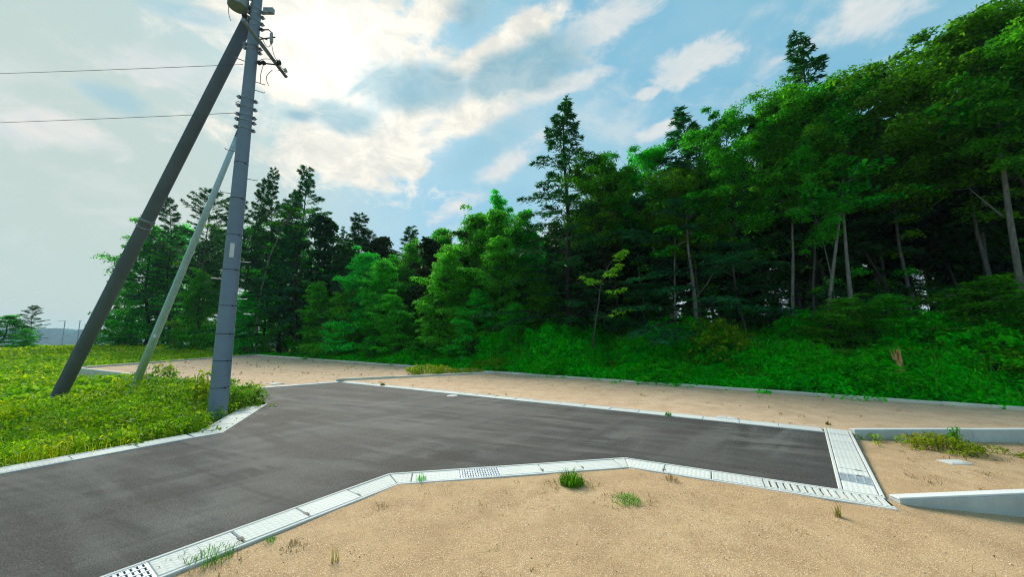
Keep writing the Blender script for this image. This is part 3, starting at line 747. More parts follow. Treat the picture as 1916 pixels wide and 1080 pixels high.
def broadleaf(key, seed, H, rt, base, crad, nl, per, lsize, mleaf, mbark, bend=1.0, flat=.35, env=None, csize=(.26, .62), low=0.0, upang=(.25, .9), cden=3.0):
    r = np.random.default_rng(seed); sp = spine(r, H * .93, bend)
    tk = MB(); tk.tube([Vector(p) for p in sp], [rt * (1 - .85 * i / (len(sp) - 1)) * (1.25 if i == 0 else 1) for i in range(len(sp))], 9)
    br = MB(); cs, rs = [], []; br.tube([Vector(sp_at(sp, max(.02, base - .02) + (.97 - base) * k / 8)) for k in range(9)], [rt * .3 * (1 - .8 * k / 8) for k in range(9)], 5)   # the core the limbs grow from
    env = env or (lambda q: math.sin(math.pi * min(1, .12 + .86 * q)) ** .7)
    for i in range(nl):
        q = (i + r.random()) / nl; t = base + (1 - base) * q * .97
        p0 = sp_at(sp, t); az = i * 2.399 + r.normal() * .35; up = upang[0] + (upang[1] - upang[0]) * q + r.normal() * .15
        Ln = crad * env(q) * (.65 + .5 * r.random())
        dirv = np.array([math.cos(az) * math.cos(up), math.sin(az) * math.cos(up), math.sin(up)])
        mid = p0 + dirv * Ln * .5 + np.array([0, 0, -.05 * Ln]); end = p0 + dirv * Ln + np.array([0, 0, -.08 * Ln]) + r.normal(size=3) * .1 * Ln
        rb = max(.012, rt * .38 * (1 - .6 * q))
        br.tube([Vector(p0), Vector(mid), Vector(end)], [rb, rb * .6, rb * .2], 5, False)
        nc = max(3, int(round(Ln * cden)))
        for c in range(nc):
            f = .35 + .65 * (c + r.random()) / nc
            b0 = p0 + (mid - p0) * min(1, f * 2) if f < .5 else mid + (end - mid) * (f - .5) * 2
            cc = b0 + r.normal(size=3) * np.array([.28, .28, .16]) * max(.6, Ln * .3)
            cs.append(cc); rs.append(r.uniform(*csize) * (1.15 - .4 * f))
            if r.random() < .5: br.tube([Vector(b0), Vector(cc)], [rb * .3, rb * .12], 4, False)
    top = sp[-1]
    for k in range(5): cs.append(top + r.normal(size=3) * np.array([.35, .35, .25])); rs.append(r.uniform(*csize) * .7)
    for k in range(int(low)):       # odd epicormic sprays on the lower stem
        p = sp_at(sp, r.uniform(.12, base)); cs.append(p + r.normal(size=3) * np.array([.5, .5, .2])); rs.append(r.uniform(.25, .5))
    lv = leaf_mesh(key + '_crown', [cluster_leaves(cs, rs, flat, per, lsize, r)], mleaf)
    return dict(H=H, trunk=tk.mesh(key + '_trunk', mbark, True), branches=br.mesh(key + '_branches', mbark, True), crown=lv)
def conifer(key, seed, H, rt, base, crad, step, mleaf, mbark, droop=.2, dens=46, nlen=.26, env=None, gap=.12, upt=.15, bend=.25, wid=.2):
    r = np.random.default_rng(seed); sp = spine(r, H, bend)
    tk = MB(); tk.tube([Vector(p) for p in sp], [rt * (1 - .93 * i / (len(sp) - 1)) * (1.2 if i == 0 else 1) for i in range(len(sp))], 9)
    br = MB(); P_, D_, N_, S_ = [], [], [], []
    env = env or (lambda q: (1 - q) ** .85 + .03)
    z = base * H; k = 0
    while z < H * .985:
        q = (z - base * H) / (H * (1 - base)); m = 3 + int(r.random() * 3)
        for j in range(m):
            if r.random() < gap: continue
            az = k * 1.1 + j * 2 * math.pi / m + r.normal() * .3; Ln = crad * env(q) * r.uniform(.6, 1.15) + .12
            up = upt + .5 * q + r.normal() * .1; p0 = sp_at(sp, min(.999, z / H))
            h = np.array([math.cos(az), math.sin(az), 0]); sd_ = np.array([-h[1], h[0], 0])
            def bp_(f): return p0 + h * Ln * f * math.cos(up) + np.array([0, 0, Ln * (math.sin(up) * f - droop * f * f)])
            br.tube([Vector(bp_(0)), Vector(bp_(.5)), Vector(bp_(1))], [max(.008, rt * .22 * (1 - q)), .01 + .006 * Ln, .004], 4, False)
            n = max(6, int(dens * Ln)); f = .12 + .92 * np.sqrt(r.random(n))
            lat = r.normal(size=n) * wid * Ln * (1.15 - f) + r.normal(size=n) * .06
            base_p = np.array([bp_(x) for x in f]) if n < 4 else p0 + h * (Ln * f * math.cos(up))[:, None] + np.stack([0 * f, 0 * f, Ln * (math.sin(up) * f - droop * f * f)], 1)
            pos = base_p + sd_ * lat[:, None] + np.stack([0 * f, 0 * f, -np.abs(lat) * .25 + r.normal(size=n) * .05 - .03], 1)
            P_.append(pos); D_.append(h * .7 + sd_ * (np.sign(lat) * .6)[:, None] + np.array([0, 0, -.25])); N_.append(np.tile([0, 0, 1.0], (n, 1)) + r.normal(size=(n, 3)) * .5)
            S_.append(nlen * r.uniform(.6, 1.3, n))
        z += step * r.uniform(.7, 1.3) * (1 - .45 * q); k += 1
    P_, D_, N_, S_ = map(np.concatenate, (P_, D_, N_, S_))
    lv = leaf_mesh(key + '_crown', [leaf_arrays(P_, N_, S_, r, .24, D_)], mleaf)
    return dict(H=H, trunk=tk.mesh(key + '_trunk', mbark, True), branches=br.mesh(key + '_branches', mbark, True), crown=lv)
def bush(key, seed, H, R, nc, per, lsize, mleaf):
    """low arching bush: several stems from one foot, leafy sprays over a lumpy dome"""
    r = np.random.default_rng(seed); cs, rs = [], []; tk = MB(); br = MB()
    tk.tube([Vector((0, 0, -.05)), Vector((0, 0, .12 * H)), Vector((.02, .01, .3 * H))], [.03, .025, .012], 6)
    for i in range(nc):
        a = i * 2.399; q = math.sqrt((i + .5) / nc); hz = H * math.sqrt(max(0.03, 1 - (q * .97) ** 2)) * r.uniform(.62, 1.08)
        c = np.array([math.cos(a) * q * R, math.sin(a) * q * R, hz]); cs.append(c); rs.append(r.uniform(.13, .30))
        br.tube([Vector((0, 0, .08)), Vector((c[0] * .5, c[1] * .5, hz * .75)), Vector(c)], [.012, .008, .003], 4, False)
        if r.random() < .3: cs.append(c + np.array([math.cos(a) * .12, math.sin(a) * .12, .14])); rs.append(.12)
    lv = leaf_mesh(key + '_crown', [cluster_leaves(cs, rs, .45, per, lsize, r, .5, .7)], mleaf)
    return dict(H=H, trunk=tk.mesh(key + '_trunk', M_BARK, True), branches=br.mesh(key + '_branches', M_BARK, True), crown=lv)
def plant_tree(proto, name, label, x, y, H, rz, wide=1.0, group=None, crown_mat=None, lean=0.0):
    z = float(terr(x, y)) - .05
    o = empty(name, (x, y, z), rz); s_ = H / proto['H']; o.scale = (s_ * wide, s_ * wide, s_)
    if lean: o.rotation_euler = (lean * math.cos(rz * 3), lean * math.sin(rz * 3), rz)
    tag(o, label, 'tree', group)
    for part in ('trunk', 'branches', 'crown'): obj(part, proto[part], o)
    return o
oval = lambda q: math.sin(math.pi * min(1, .1 + .85 * q)) ** .6
edge_env = lambda q: max(.22, math.sqrt(max(0, 1 - q ** 2.4)) * (.82 + .18 * math.sin(q * 11 + 1)))
PT = {
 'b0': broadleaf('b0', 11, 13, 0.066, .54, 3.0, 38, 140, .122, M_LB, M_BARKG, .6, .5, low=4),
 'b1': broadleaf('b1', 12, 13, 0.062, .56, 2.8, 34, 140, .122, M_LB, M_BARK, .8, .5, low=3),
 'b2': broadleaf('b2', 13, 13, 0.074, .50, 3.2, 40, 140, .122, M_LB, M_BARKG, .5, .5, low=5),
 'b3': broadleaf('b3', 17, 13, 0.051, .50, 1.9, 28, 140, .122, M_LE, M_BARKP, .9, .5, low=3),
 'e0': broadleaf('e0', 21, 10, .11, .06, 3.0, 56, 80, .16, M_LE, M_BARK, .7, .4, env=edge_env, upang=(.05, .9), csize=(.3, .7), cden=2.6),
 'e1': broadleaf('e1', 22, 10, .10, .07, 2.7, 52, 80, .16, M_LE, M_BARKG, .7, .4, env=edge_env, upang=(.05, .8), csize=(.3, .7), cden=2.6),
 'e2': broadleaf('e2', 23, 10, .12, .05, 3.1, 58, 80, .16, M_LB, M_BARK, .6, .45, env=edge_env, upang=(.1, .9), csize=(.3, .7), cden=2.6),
 's0': bush('s0', 61, 1.2, .85, 60, 56, .078, M_LU),
 's1': bush('s1', 62, 1.2, .75, 52, 56, .07, M_LG2),
 's2': bush('s2', 63, 1.2, .95, 66, 56, .085, M_LU),
 'c0': conifer('c0', 31, 15, .14, .10, 3.3, .42, M_LC, M_BARK, .28, 66, .25, env=lambda q: (1 - q) ** .95 + .02, gap=.14),
 'c1': conifer('c1', 32, 15, .13, .20, 3.3, .46, M_LC, M_BARK, .14, 70, .3, env=lambda q: (1 - q) ** .6 * (.7 + .3 * math.sin(q * 13)) + .05, gap=.20),
 'c2': conifer('c2', 33, 15, .12, .22, 3.2, .50, M_LC, M_BARKG, .10, 60, .3, env=lambda q: math.sin(math.pi * min(1, .25 + .72 * q)) ** .7 * (.75 + .25 * math.sin(q * 17)) + .05, gap=.25, upt=.2),
 'c3': conifer('c3', 37, 15, .13, .12, 3.4, .40, M_LC, M_BARK, .18, 84, .27, env=lambda q: (1 - q ** 1.6) ** .8 * (.72 + .28 * math.sin(q * 21 + 2)) + .05, gap=.16, bend=.6),
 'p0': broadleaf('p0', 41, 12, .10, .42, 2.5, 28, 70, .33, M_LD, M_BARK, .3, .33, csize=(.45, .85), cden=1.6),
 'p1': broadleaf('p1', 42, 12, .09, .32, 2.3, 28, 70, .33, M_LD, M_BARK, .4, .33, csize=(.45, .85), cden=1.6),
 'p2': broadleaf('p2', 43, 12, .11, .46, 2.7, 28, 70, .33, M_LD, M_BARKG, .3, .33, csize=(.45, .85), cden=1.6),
}
def spot(px, py, n):
    r = ray(px, py); t = n / (r.x * NX + r.y * NY); p = Vector((0, 0, CAM_H)) + r * t; return p
def hero(k, px, py, n, name, label, wide=1.0, rz=None, Hs=1.0):
    p = spot(px, py, n); z = float(terr(p.x, p.y)); H = p.z - z
    return plant_tree(PT[k], name, label, p.x, p.y, H * Hs, rz if rz is not None else (px * 1.7 + py) % 6.28, wide * (min(1.25, 12 / max(H, 1)) if k[0] in 'b' and H > 13 else 1))
# (proto, pixel of the top, depth row, label)
for k, px, py, n, name, label, w in (
 ('e2', 300, 412, 13.9, 'broadleaf_tree', 'dense round dark green tree at the far left end of the forest', 1.05),
 ('e2', 235, 500, 13.2, 'broadleaf_tree', 'leftmost low tree of the forest, partly hidden by the leaning brace pole', .8),
 ('c2', 395, 352, 15.0, 'conifer_tree', 'sparse conifer with long level branches showing left of the utility pole top', 1.0),
 ('c2', 438, 366, 15.8, 'conifer_tree', 'sparse tall conifer partly hidden behind the utility pole', .8),
 ('c3', 480, 322, 16.0, 'conifer_tree', 'thin tall conifer just right of the utility pole', .75),
 ('c1', 520, 316, 16.4, 'conifer_tree', 'slim pointed conifer between the utility pole and the tallest left conifer', .7),
 ('c1', 578, 303, 16.6, 'conifer_tree', 'tallest broad conifer of the left group, ragged crown against the sky', 1.0),
 ('c3', 718, 428, 19.0, 'conifer_tree', 'broad conifer between the two-pronged conifer and the bluish tip', 1.5),
 ('c3', 345, 372, 15.2, 'conifer_tree', 'ragged conifer showing between the brace pole and the steel strut', .9),
 ('c3', 548, 345, 16.2, 'conifer_tree', 'dense conifer just left of the tallest broad conifer', .8),
 ('c1', 680, 402, 18.5, 'conifer_tree', 'lower conifer with two-pronged top behind the bright green trees', 1.5),
 ('c1', 757, 418, 19.5, 'conifer_tree', 'bluish conifer tip in the dip of the tree line', 1.5),
 ('c0', 640, 420, 17.4, 'conifer_tree', 'conifer shoulder just right of the tallest left conifer', 1.1),
 ('e0', 690, 455, 15.4, 'broadleaf_tree', 'bright green layered tree left of the middle of the forest edge', 1.15),
 ('e1', 610, 520, 14.9, 'broadleaf_tree', 'low leafy tree at the forest edge under the tall left conifers', 1.3),
 ('e1', 470, 540, 14.6, 'broadleaf_tree', 'dark green small tree behind the back lot corner, right of the utility pole', 1.2),
 ('e2', 385, 500, 14.2, 'broadleaf_tree', 'full dark tree between the steel strut and the utility pole', 1.0),
 ('e0', 760, 545, 14.7, 'broadleaf_tree', 'low spreading green tree at the middle of the forest edge', 1.5),
 ('e0', 645, 505, 14.9, 'broadleaf_tree', 'bright green leafy tree just left of the layered one at the forest edge', 1.3),
 ('e1', 735, 478, 15.8, 'broadleaf_tree', 'bright green leafy tree just right of the layered one at the forest edge', 1.2),
 ('e0', 838, 470, 15.6, 'broadleaf_tree', 'yellow-green tree below the teal tree top, right of the dip', 1.2),
 ('e1', 880, 535, 14.9, 'broadleaf_tree', 'low bright tree at the foot of the large rounded green tree', 1.5),
 ('e0', 955, 440, 16.4, 'broadleaf_tree', 'green leafy tree between the large rounded tree and the spire conifer', 1.1),
 ('e2', 1010, 505, 16.6, 'broadleaf_tree', 'dark leafy tree under the spire conifer, left of the yellow sapling', 1.1),
 ('e2', 820, 428, 18.2, 'broadleaf_tree', 'teal green tree top right of the dip in the tree line', .9),
 ('e0', 905, 372, 16.6, 'broadleaf_tree', 'large bright green rounded tree left of the tall spire conifer', 1.05),
 ('b3', 925, 338, 18.5, 'broadleaf_tree', 'thin airy tree top poking out above the large bright green tree', .9),
 ('e2', 985, 375, 17.6, 'broadleaf_tree', 'dark green tree tucked against the left side of the spire conifer', .8),
 ('c0', 1065, 190, 17.2, 'conifer_tree', 'tall spire-shaped conifer at the middle of the tree line', 1.5),
 ('b1', 1140, 285, 18.2, 'broadleaf_tree', 'broadleaf tree just right of the tall spire conifer', 1.0),
 ('b0', 1190, 272, 18.6, 'broadleaf_tree', 'broadleaf tree between the spire conifer and the pointed evergreen', 1.0),
 ('c0', 1265, 192, 18.0, 'conifer_tree', 'pointed dense evergreen rising behind leafy crowns right of the middle', 1.8),
 ('b2', 1300, 285, 17.4, 'broadleaf_tree', 'leafy green tree in front of the pointed evergreen', .9),
 ('b2', 1370, 205, 18.6, 'broadleaf_tree', 'broad green crown left of the tallest conifer tip', 1.0),
 ('c0', 1470, 62, 20.4, 'conifer_tree', 'highest conifer with narrow spire tip standing above the right tree line', 1.2),
 ('b0', 1480, 160, 18.4, 'broadleaf_tree', 'bright leafy crown under the highest conifer tip', 1.0),
 ('b3', 1545, 215, 17.4, 'broadleaf_tree', 'light green slender tree with two thin pale stems in front of the dark forest', .9),
 ('b1', 1600, 130, 19.4, 'broadleaf_tree', 'broad dark crown right of the highest conifer', 1.1),
 ('b2', 1675, 100, 18.6, 'broadleaf_tree', 'tall tree with bright top leaves in the right tree line', 1.1),
 ('b0', 1770, 45, 18.8, 'broadleaf_tree', 'large overhanging broadleaf tree near the upper right corner', 1.15),
 ('b2', 1880, -30, 18.4, 'broadleaf_tree', 'tallest broadleaf tree cut off by the upper right corner', 1.2),
 ('b1', 1905, 40, 17.2, 'broadleaf_tree', 'right edge tree with pale bent trunk and a dead fallen limb', 1.0),
): hero(k, px, py, n, name, label, w)
# forest behind: rows of slim trees, shaded
def zone(px):
    for lim, txt in ((640, 'right of the utility pole'), (1000, 'behind the bright leafy edge trees'), (1200, 'near the yellow-green sapling'), (1430, 'below the pointed evergreen'), (1640, 'by the two crossing pale stems'), (1790, 'near the broken stump')):
        if px < lim: return txt
    return 'towards the right picture edge'
rr = np.random.default_rng(99)
def px_of(p):
    q = Vector(p) - Vector((0, 0, CAM_H)); dep = q.y * math.cos(PITCH) + q.z * math.sin(PITCH)
    return 958 + F_PX * q.x / dep if dep > .5 else 9999
for n, stp in ((20.8, 2.7), (23.3, 2.9), (26.3, 3.0), (29.8, 3.1), (34, 3.3), (39, 3.6), (45, 4.0)):
    s = -46.0
    while s < 24:
        p = P_sn(s + rr.normal() * .7, n + rr.normal() * .7); px = px_of((p.x, p.y, 1.6))
        lim = 560 if n < 22 else 440
        if lim < px < 2120 and p.y > 1 and not (s > -6 and n < 25 and rr.random() < .35):
            hmax = 8.5 + 2.5 * float(sstep(-14, 2, s)) + rr.normal() * .7
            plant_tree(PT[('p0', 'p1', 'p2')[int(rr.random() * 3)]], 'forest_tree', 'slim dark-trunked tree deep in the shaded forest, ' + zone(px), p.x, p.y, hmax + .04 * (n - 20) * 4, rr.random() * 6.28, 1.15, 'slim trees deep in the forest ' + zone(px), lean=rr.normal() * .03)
        s += stp * rr.uniform(.75, 1.25)

# leafy trees closing the wood behind the back lot, and shrubs in the shade under the crowns
for i, px in enumerate(range(330, 1010, 34)):
    n = 16.2 + 1.6 * rr.random() + (1.6 if i % 2 else 0); top = float(np.interp(px, [300, 430, 560, 640, 760, 880, 1000], [448, 425, 405, 436, 446, 420, 395])) + rr.normal() * 14
    p = spot(px + rr.normal() * 8, top, n); z = float(terr(p.x, p.y))
    plant_tree(PT[('e2', 'e1', 'p1')[i % 3]], 'forest_tree', 'dark leafy tree filling the wood behind the back lot', p.x, p.y, p.z - z, rr.random() * 6.28, .95, 'leafy trees filling the wood behind the back lot')
for n, stp in ((20.2, 2.6), (24.5, 3.0), (29.0, 3.3), (35.0, 3.6), (41.0, 4.0)):
    s = -46.0
    while s < 24:
        p = P_sn(s + rr.normal() * .8, n + rr.normal() * .8); px = px_of((p.x, p.y, 1.6))
        if 470 < px < 2120 and p.y > 1 and not (s > -9 and n < 28):
            o = plant_tree(PT[('e2', 'p1')[int(rr.random() * 2)]], 'shrub', 'dark shrub in the shade under the forest crowns, ' + zone(px), p.x, p.y, rr.uniform(1.6, 3.0) * (.8 if s > -9 and n < 33 else 1.3), rr.random() * 6.28, 1.6, 'shrubs in the forest shade ' + zone(px)); o['category'] = 'shrub'
        s += stp * rr.uniform(.7, 1.4)

for n, stp in ((32.0, 2.6), (37.0, 2.3), (42.0, 2.5), (48.0, 2.7)):
    s = -40.0
    while s < 34:
        p = P_sn(s + rr.normal() * .8, n + rr.normal() * .8); px = px_of((p.x, p.y, 1.6))
        if 600 < px < 2080 and p.y > 1 and rr.random() < .9:
            o = plant_tree(PT[('e2', 'p1')[int(rr.random() * 1.3)]], 'shrub', 'tall dark thicket far back between trunks, ' + zone(px), p.x, p.y, rr.uniform(4.6, 7.6), rr.random() * 6.28, 1.15, 'thicket far back in the forest ' + zone(px)); o['category'] = 'shrub'
        s += stp * rr.uniform(.7, 1.3)
for i, px in enumerate(range(345, 1000, 40)):
    p = spot(px + rr.normal() * 9, 627, 14.9 + rr.random() * 1.2)
    o = plant_tree(PT[('e2', 'e1', 'e2')[i % 3]], 'shrub', 'leafy shrub at the forest foot behind the back lot', p.x, p.y, rr.uniform(1.6, 3.2), rr.random() * 6.28, 1.5, 'shrubs at the forest foot behind the back lot'); o['category'] = 'shrub'
# bare pale stems that catch the light before the dark wood
def pale_stem(label, pts, n, r0, top_leaf=True):
    P = [spot(x, y, n) for x, y in pts]; z = float(terr(P[0].x, P[0].y)); b = Vector((P[0].x, P[0].y, z)); r = np.random.default_rng(int(pts[0][0]))
    o = empty('slender_tree', b); tag(o, label, 'tree')
    Q = [p - b for p in P]; Q[0].z = -.1; k = len(Q)
    mb = MB(); mb.tube(Q, [r0 * (1 - .7 * i / (k - 1)) for i in range(k)], 8); mb.build('trunk', M_BARKP, o, True)
    mb = MB(); cs, rs = [], []
    for i in range(9):
        a = Q[-1].lerp(Q[-2], r.random() * .8); e = a + Vector(r.normal(size=3) * np.array([.9, .5, .35])) + Vector((0, 0, .3)); mb.tube([a, e], [.02, .006], 5, False); cs += [np.array(e), np.array(a.lerp(e, .6))]; rs += [r.uniform(.3, .6), r.uniform(.25, .4)]
    mb.build('branches', M_BARKP, o, True)
    obj('crown', leaf_mesh('slender_crown', [cluster_leaves(cs, rs, .3, 80, .17, r)], M_LB), o)
pale_stem('thin pale curved stem right of the utility pole before the dark trees', [(480, 655), (481, 600), (490, 540), (505, 480), (530, 425), (545, 395)], 14.8, .10)
pale_stem('left one of two pale stems crossing before the dark forest, left of the stump', [(1546, 620), (1552, 560), (1562, 480), (1572, 400), (1580, 330)], 17.2, .075)
pale_stem('right one of two pale stems crossing before the dark forest, left of the stump', [(1594, 620), (1592, 560), (1584, 480), (1578, 400), (1590, 330)], 17.4, .085)
pale_stem('straight pale stem in the dark gap left of the crossing pair', [(1482, 630), (1483, 560), (1484, 480), (1482, 400), (1488, 330)], 17.8, .07)
pale_stem('mossy pale stem right of the yellow sapling', [(1304, 640), (1302, 580), (1296, 520), (1288, 470), (1284, 400)], 16.6, .10)
pale_stem('thin upright stem between the sapling and the mossy stem', [(1262, 640), (1263, 580), (1262, 500), (1264, 420), (1266, 360)], 16.8, .05)
pale_stem('grey bent stem near the right picture edge', [(1905, 520), (1888, 400), (1878, 320), (1868, 250), (1872, 190)], 17.4, .085)

def dead_limb(label, pts, n, r0):
    P = [spot(x, y, n + dn) for x, y, dn in pts]; b = P[0]; o = empty('dead_branch', b); tag(o, label, 'branch')
    Q = [p - b for p in P]; mb = MB(); mb.tube(Q, [r0 * (1 - .75 * i / (len(Q) - 1)) for i in range(len(Q))], 7); mb.build('limb', M_BARKP, o, True)
    r = np.random.default_rng(int(pts[0][0])); 
    for k in range(4):
        a = Q[-2].lerp(Q[-1], r.random()); e = a + Vector(r.normal(size=3)) * .25; mb = MB(); mb.tube([a, e], [.012, .004], 5); mb.build('twig', M_BARKP, o)
dead_limb('pale bare dead limb slanting through the dark wood near the right edge', [(1876, 405, 0), (1840, 375, .1), (1808, 348, .2)], 17.3, .03)
dead_limb('thin dead limb rising right of the mossy pale stem', [(1300, 560, 0), (1322, 532, 0), (1338, 505, .1), (1344, 492, .1)], 16.6, .03)
# young sapling with yellow-green leaves in front of the dark wood
def sapling():
    p = spot(1112, 645, 14.6); z = float(terr(p.x, p.y)); r = np.random.default_rng(5)
    o = empty('sapling_tree', (p.x, p.y, z)); tag(o, 'slender young sapling with bright yellow-green leaves before the dark wood', 'sapling')
    def q(x, y, dn=0.0): return spot(x, y, 14.6 + dn) - Vector((p.x, p.y, z))
    stem = [q(1108, 655), q(1115, 600), q(1121, 560), q(1123, 540), q(1130, 515), q(1140, 495), q(1150, 480)]
    mb = MB(); mb.tube(stem, [.035, .03, .026, .022, .016, .012, .006], 8); mb.build('trunk', M_BARKG, o, True)
    mb = MB(); cs, rs = [], []; mb.tube(stem[1:], [.012, .011, .010, .008, .006, .004], 5)
    for (x0, y0), (x1, y1), k in (((1122, 545), (1090, 517), 5), ((1124, 535), (1105, 520), 4), ((1128, 520), (1165, 495), 5), ((1140, 495), (1172, 470), 5), ((1136, 505), (1145, 520), 3), ((1123, 545), (1170, 545), 4), ((1115, 600), (1180, 575), 4), ((1148, 483), (1160, 478), 3)):
        a = q(x0, y0); b = q(x1, y1, r.normal() * .3); mb.tube([a, a.lerp(b, .5) + Vector((0, 0, .04)), b], [.012, .008, .004], 5, False)
        for i in range(k): c = a.lerp(b, .35 + .65 * (i + .5) / k); cs.append(np.array(c) + r.normal(size=3) * .05); rs.append(r.uniform(.12, .24))
    mb.build('branches', M_BARKG, o, True)
    obj('crown', leaf_mesh('sapling_crown', [cluster_leaves(cs, rs, .25, 34, .11, r)], M_LY), o)
sapling()

# broken stump in the undergrowth
def stump():
    p = spot(1684, 695, 14.6); z = float(terr(p.x, p.y)); r = np.random.default_rng(3)
    o = empty('tree_stump', (p.x, p.y, z)); tag(o, 'splintered orange-brown broken stump in the undergrowth at right', 'stump')
    mb = MB(); n = 14; rings = []; hs = [-.1, .25, .55, .8, .98]
    v = []; f = []
    for i, h in enumerate(hs):
        for k in range(n):
            a = 2 * math.pi * k / n; rad = (.17 - .035 * i) * (1 + .12 * math.sin(3 * a + i) + r.normal() * .05)
            v.append((math.cos(a) * rad, math.sin(a) * rad, h + (r.normal() * .10 if i == 4 else 0) + (.12 * math.cos(a) if i >= 3 else 0)))
    for i in range(len(hs) - 1):
        for k in range(n): f.append((i * n + k, i * n + (k + 1) % n, (i + 1) * n + (k + 1) % n, (i + 1) * n + k))
    f.append(tuple((len(hs) - 1) * n + k for k in range(n))); mb.add(v, f); mb.build('trunk', M_WOOD, o)
    for k in range(5):
        a = r.random() * 6.28; mb = MB(); b = Vector((math.cos(a) * .09, math.sin(a) * .09, .8)); mb.tube([b, b + Vector((math.cos(a) * .05, math.sin(a) * .05, .2 + .15 * r.random()))], [.03, .004], 4); mb.build('splinter', M_WOOD, o)
stump()

# ------------------------------------------------------------------ ground cover
def weeds(name, label, X, Y, Hh, lsize, nper, mat, seed, cat='undergrowth', zf=None, spread=.16, aspect=.5):
    """leafy stalks: each point grows a stalk with leaves round it"""
    r = np.random.default_rng(seed); n = len(X); Z = (zf or terr)(X, Y) - .03
    idx = np.repeat(np.arange(n), nper); t = r.random(len(idx)) ** .7
    a = r.random(len(idx)) * 6.28; h = Hh[idx]
    lx = r.normal(size=n) * .22; ly = r.normal(size=n) * .22
    rad = spread * (.35 + r.random(len(idx))) * (1.1 - .6 * t) * np.minimum(1.6, .5 + h)
    pos = np.stack([X[idx] + lx[idx] * t * h + np.cos(a) * rad, Y[idx] + ly[idx] * t * h + np.sin(a) * rad, Z[idx] + t * h], 1)
    nr = np.stack([np.cos(a) * .7, np.sin(a) * .7, np.full(len(idx), .8)], 1) + r.normal(size=(len(idx), 3)) * .35
    di = np.stack([np.cos(a), np.sin(a), -.25 + 0 * a], 1)
    size = (lsize[idx] if isinstance(lsize, np.ndarray) else lsize) * r.uniform(.55, 1.35, len(idx))
    o = obj(name, leaf_mesh(name, [leaf_arrays(pos, nr, size, r, aspect, di)], mat))
    tag(o, label, cat, kind='stuff'); return o
def blades(name, X, Y, Hh, wd, mat, seed, parent=None, loc=None, curve=.5, label=None, cat=None, kind=None, zf=None):
    """grass blades: bent two-segment strips"""
    r = np.random.default_rng(seed); n = len(X); Z = np.zeros(n) if zf is None else zf(X, Y)
    a = r.random(n) * 6.28; d = np.stack([np.cos(a), np.sin(a), 0 * a], 1); s_ = np.stack([-np.sin(a), np.cos(a), 0 * a], 1)
    base = np.stack([X, Y, Z - .01], 1); c = curve * r.uniform(.3, 1.2, n)
    m = base + d * (c * Hh * .35)[:, None] + np.stack([0 * a, 0 * a, Hh * .62], 1); tp = base + d * (c * Hh)[:, None] + np.stack([0 * a, 0 * a, Hh * (1 - .35 * c)], 1)
    w = (wd * .5) * s_
    v = np.stack([base - w, base + w, m + w * .8, m - w * .8, tp + w * .15, tp - w * .15], 1).reshape(-1, 3)
    b = np.arange(n)[:, None] * 6
    f = np.concatenate([b + np.array([[0, 1, 2, 3]]), b + np.array([[3, 2, 4, 5]])])
    o = obj(name, mesh_np(name, v, f, mat), parent, loc)
    if label or kind: tag(o, label, cat, kind=kind)
    return o
# forest-edge undergrowth
def scatter_sn(s0, s1, n0, n1, dens, seed):
    r = np.random.default_rng(seed); k = int((s1 - s0) * (n1 - n0) * dens); s = r.uniform(s0, s1, k); n = r.uniform(n0, n1, k)
    x = s * UX + n * NX; y = s * UY + n * NY
    pxx = 958 + F_PX * x / (np.maximum(y, .5) * math.cos(PITCH)); m = ~((np.abs(pxx - 1684) < 26) & (n > 13.75) & (n < 14.75))   # a gap in front of the stump
    return s[m], n[m], x[m], y[m]
def hprof(s, n, x, y):
    right = sstep(-27, 3, s); h = .16 + .20 * right + (.25 + .75 * right) * sstep(13.15, 15.5, n) * (.50 + .62 * right)
    return h * (1.05 + .75 * vnoise(x, y, 2.1, 12) + .35 * vnoise(x, y, .8, 13)) + .30 * right * vnoise(x, y, 4.5, 14)
def pads(name, label, x, y, h, rad, per, lsize, mat, seed, cat='undergrowth', layers=2):
    """mounded leafy sprays over the ground: level pads at and below the height h"""
    r = np.random.default_rng(seed); z = terr(x, y); cs, rs = [], []
    for k in range(layers):
        f = 1 - .42 * k; cs.append(np.stack([x + r.normal(size=len(x)) * .2 * k, y + r.normal(size=len(x)) * .2 * k, z + h * f], 1)); rs.append(rad * r.uniform(.6, 1.25, len(x)))
    o = obj(name, leaf_mesh(name, [cluster_leaves(np.concatenate(cs), np.concatenate(rs), .38, per, lsize, r, .48, .55)], mat)); tag(o, label, cat, kind='stuff'); return o
s, n, x, y = scatter_sn(-14, 13, 13.25, 19.4, 13, 51); h = np.clip(hprof(s, n, x, y) * .72 * (1 + .25 * rng.normal(size=len(s))), .10, 1.9)
pads('undergrowth', 'thick bright green mounded undergrowth between the long kerb and the dark forest', x, y, h, .34, 30, .115, M_LU, 52, layers=3)
s, n, x, y = scatter_sn(-14, 13, 13.15, 15.2, 55, 55); h = np.clip(hprof(s, n, x, y) * .9, .10, 1.2)
weeds('undergrowth', 'low fine-leaved weeds spilling towards the long kerb', x, y, h, .075, 18, M_LU, 56)
s, n, x, y = scatter_sn(-12, 12, 13.6, 18.5, 9, 57); m = vnoise(x, y, 1.8, 41) > .15; x, y = x[m], y[m]; h = np.clip(hprof(s[m], n[m], x, y), .2, 2.0)
kx = np.repeat(x, 7) + rng.normal(size=7 * len(x)) * .12; ky = np.repeat(y, 7) + rng.normal(size=7 * len(x)) * .12
blades('tall_grass', kx, ky, np.repeat(h, 7) * rng.uniform(.8, 1.5, len(kx)) + .15, .016, M_LG, 58, label='tall thin grass standing out of the undergrowth', cat='grass', kind='stuff', zf=terr, curve=.35)
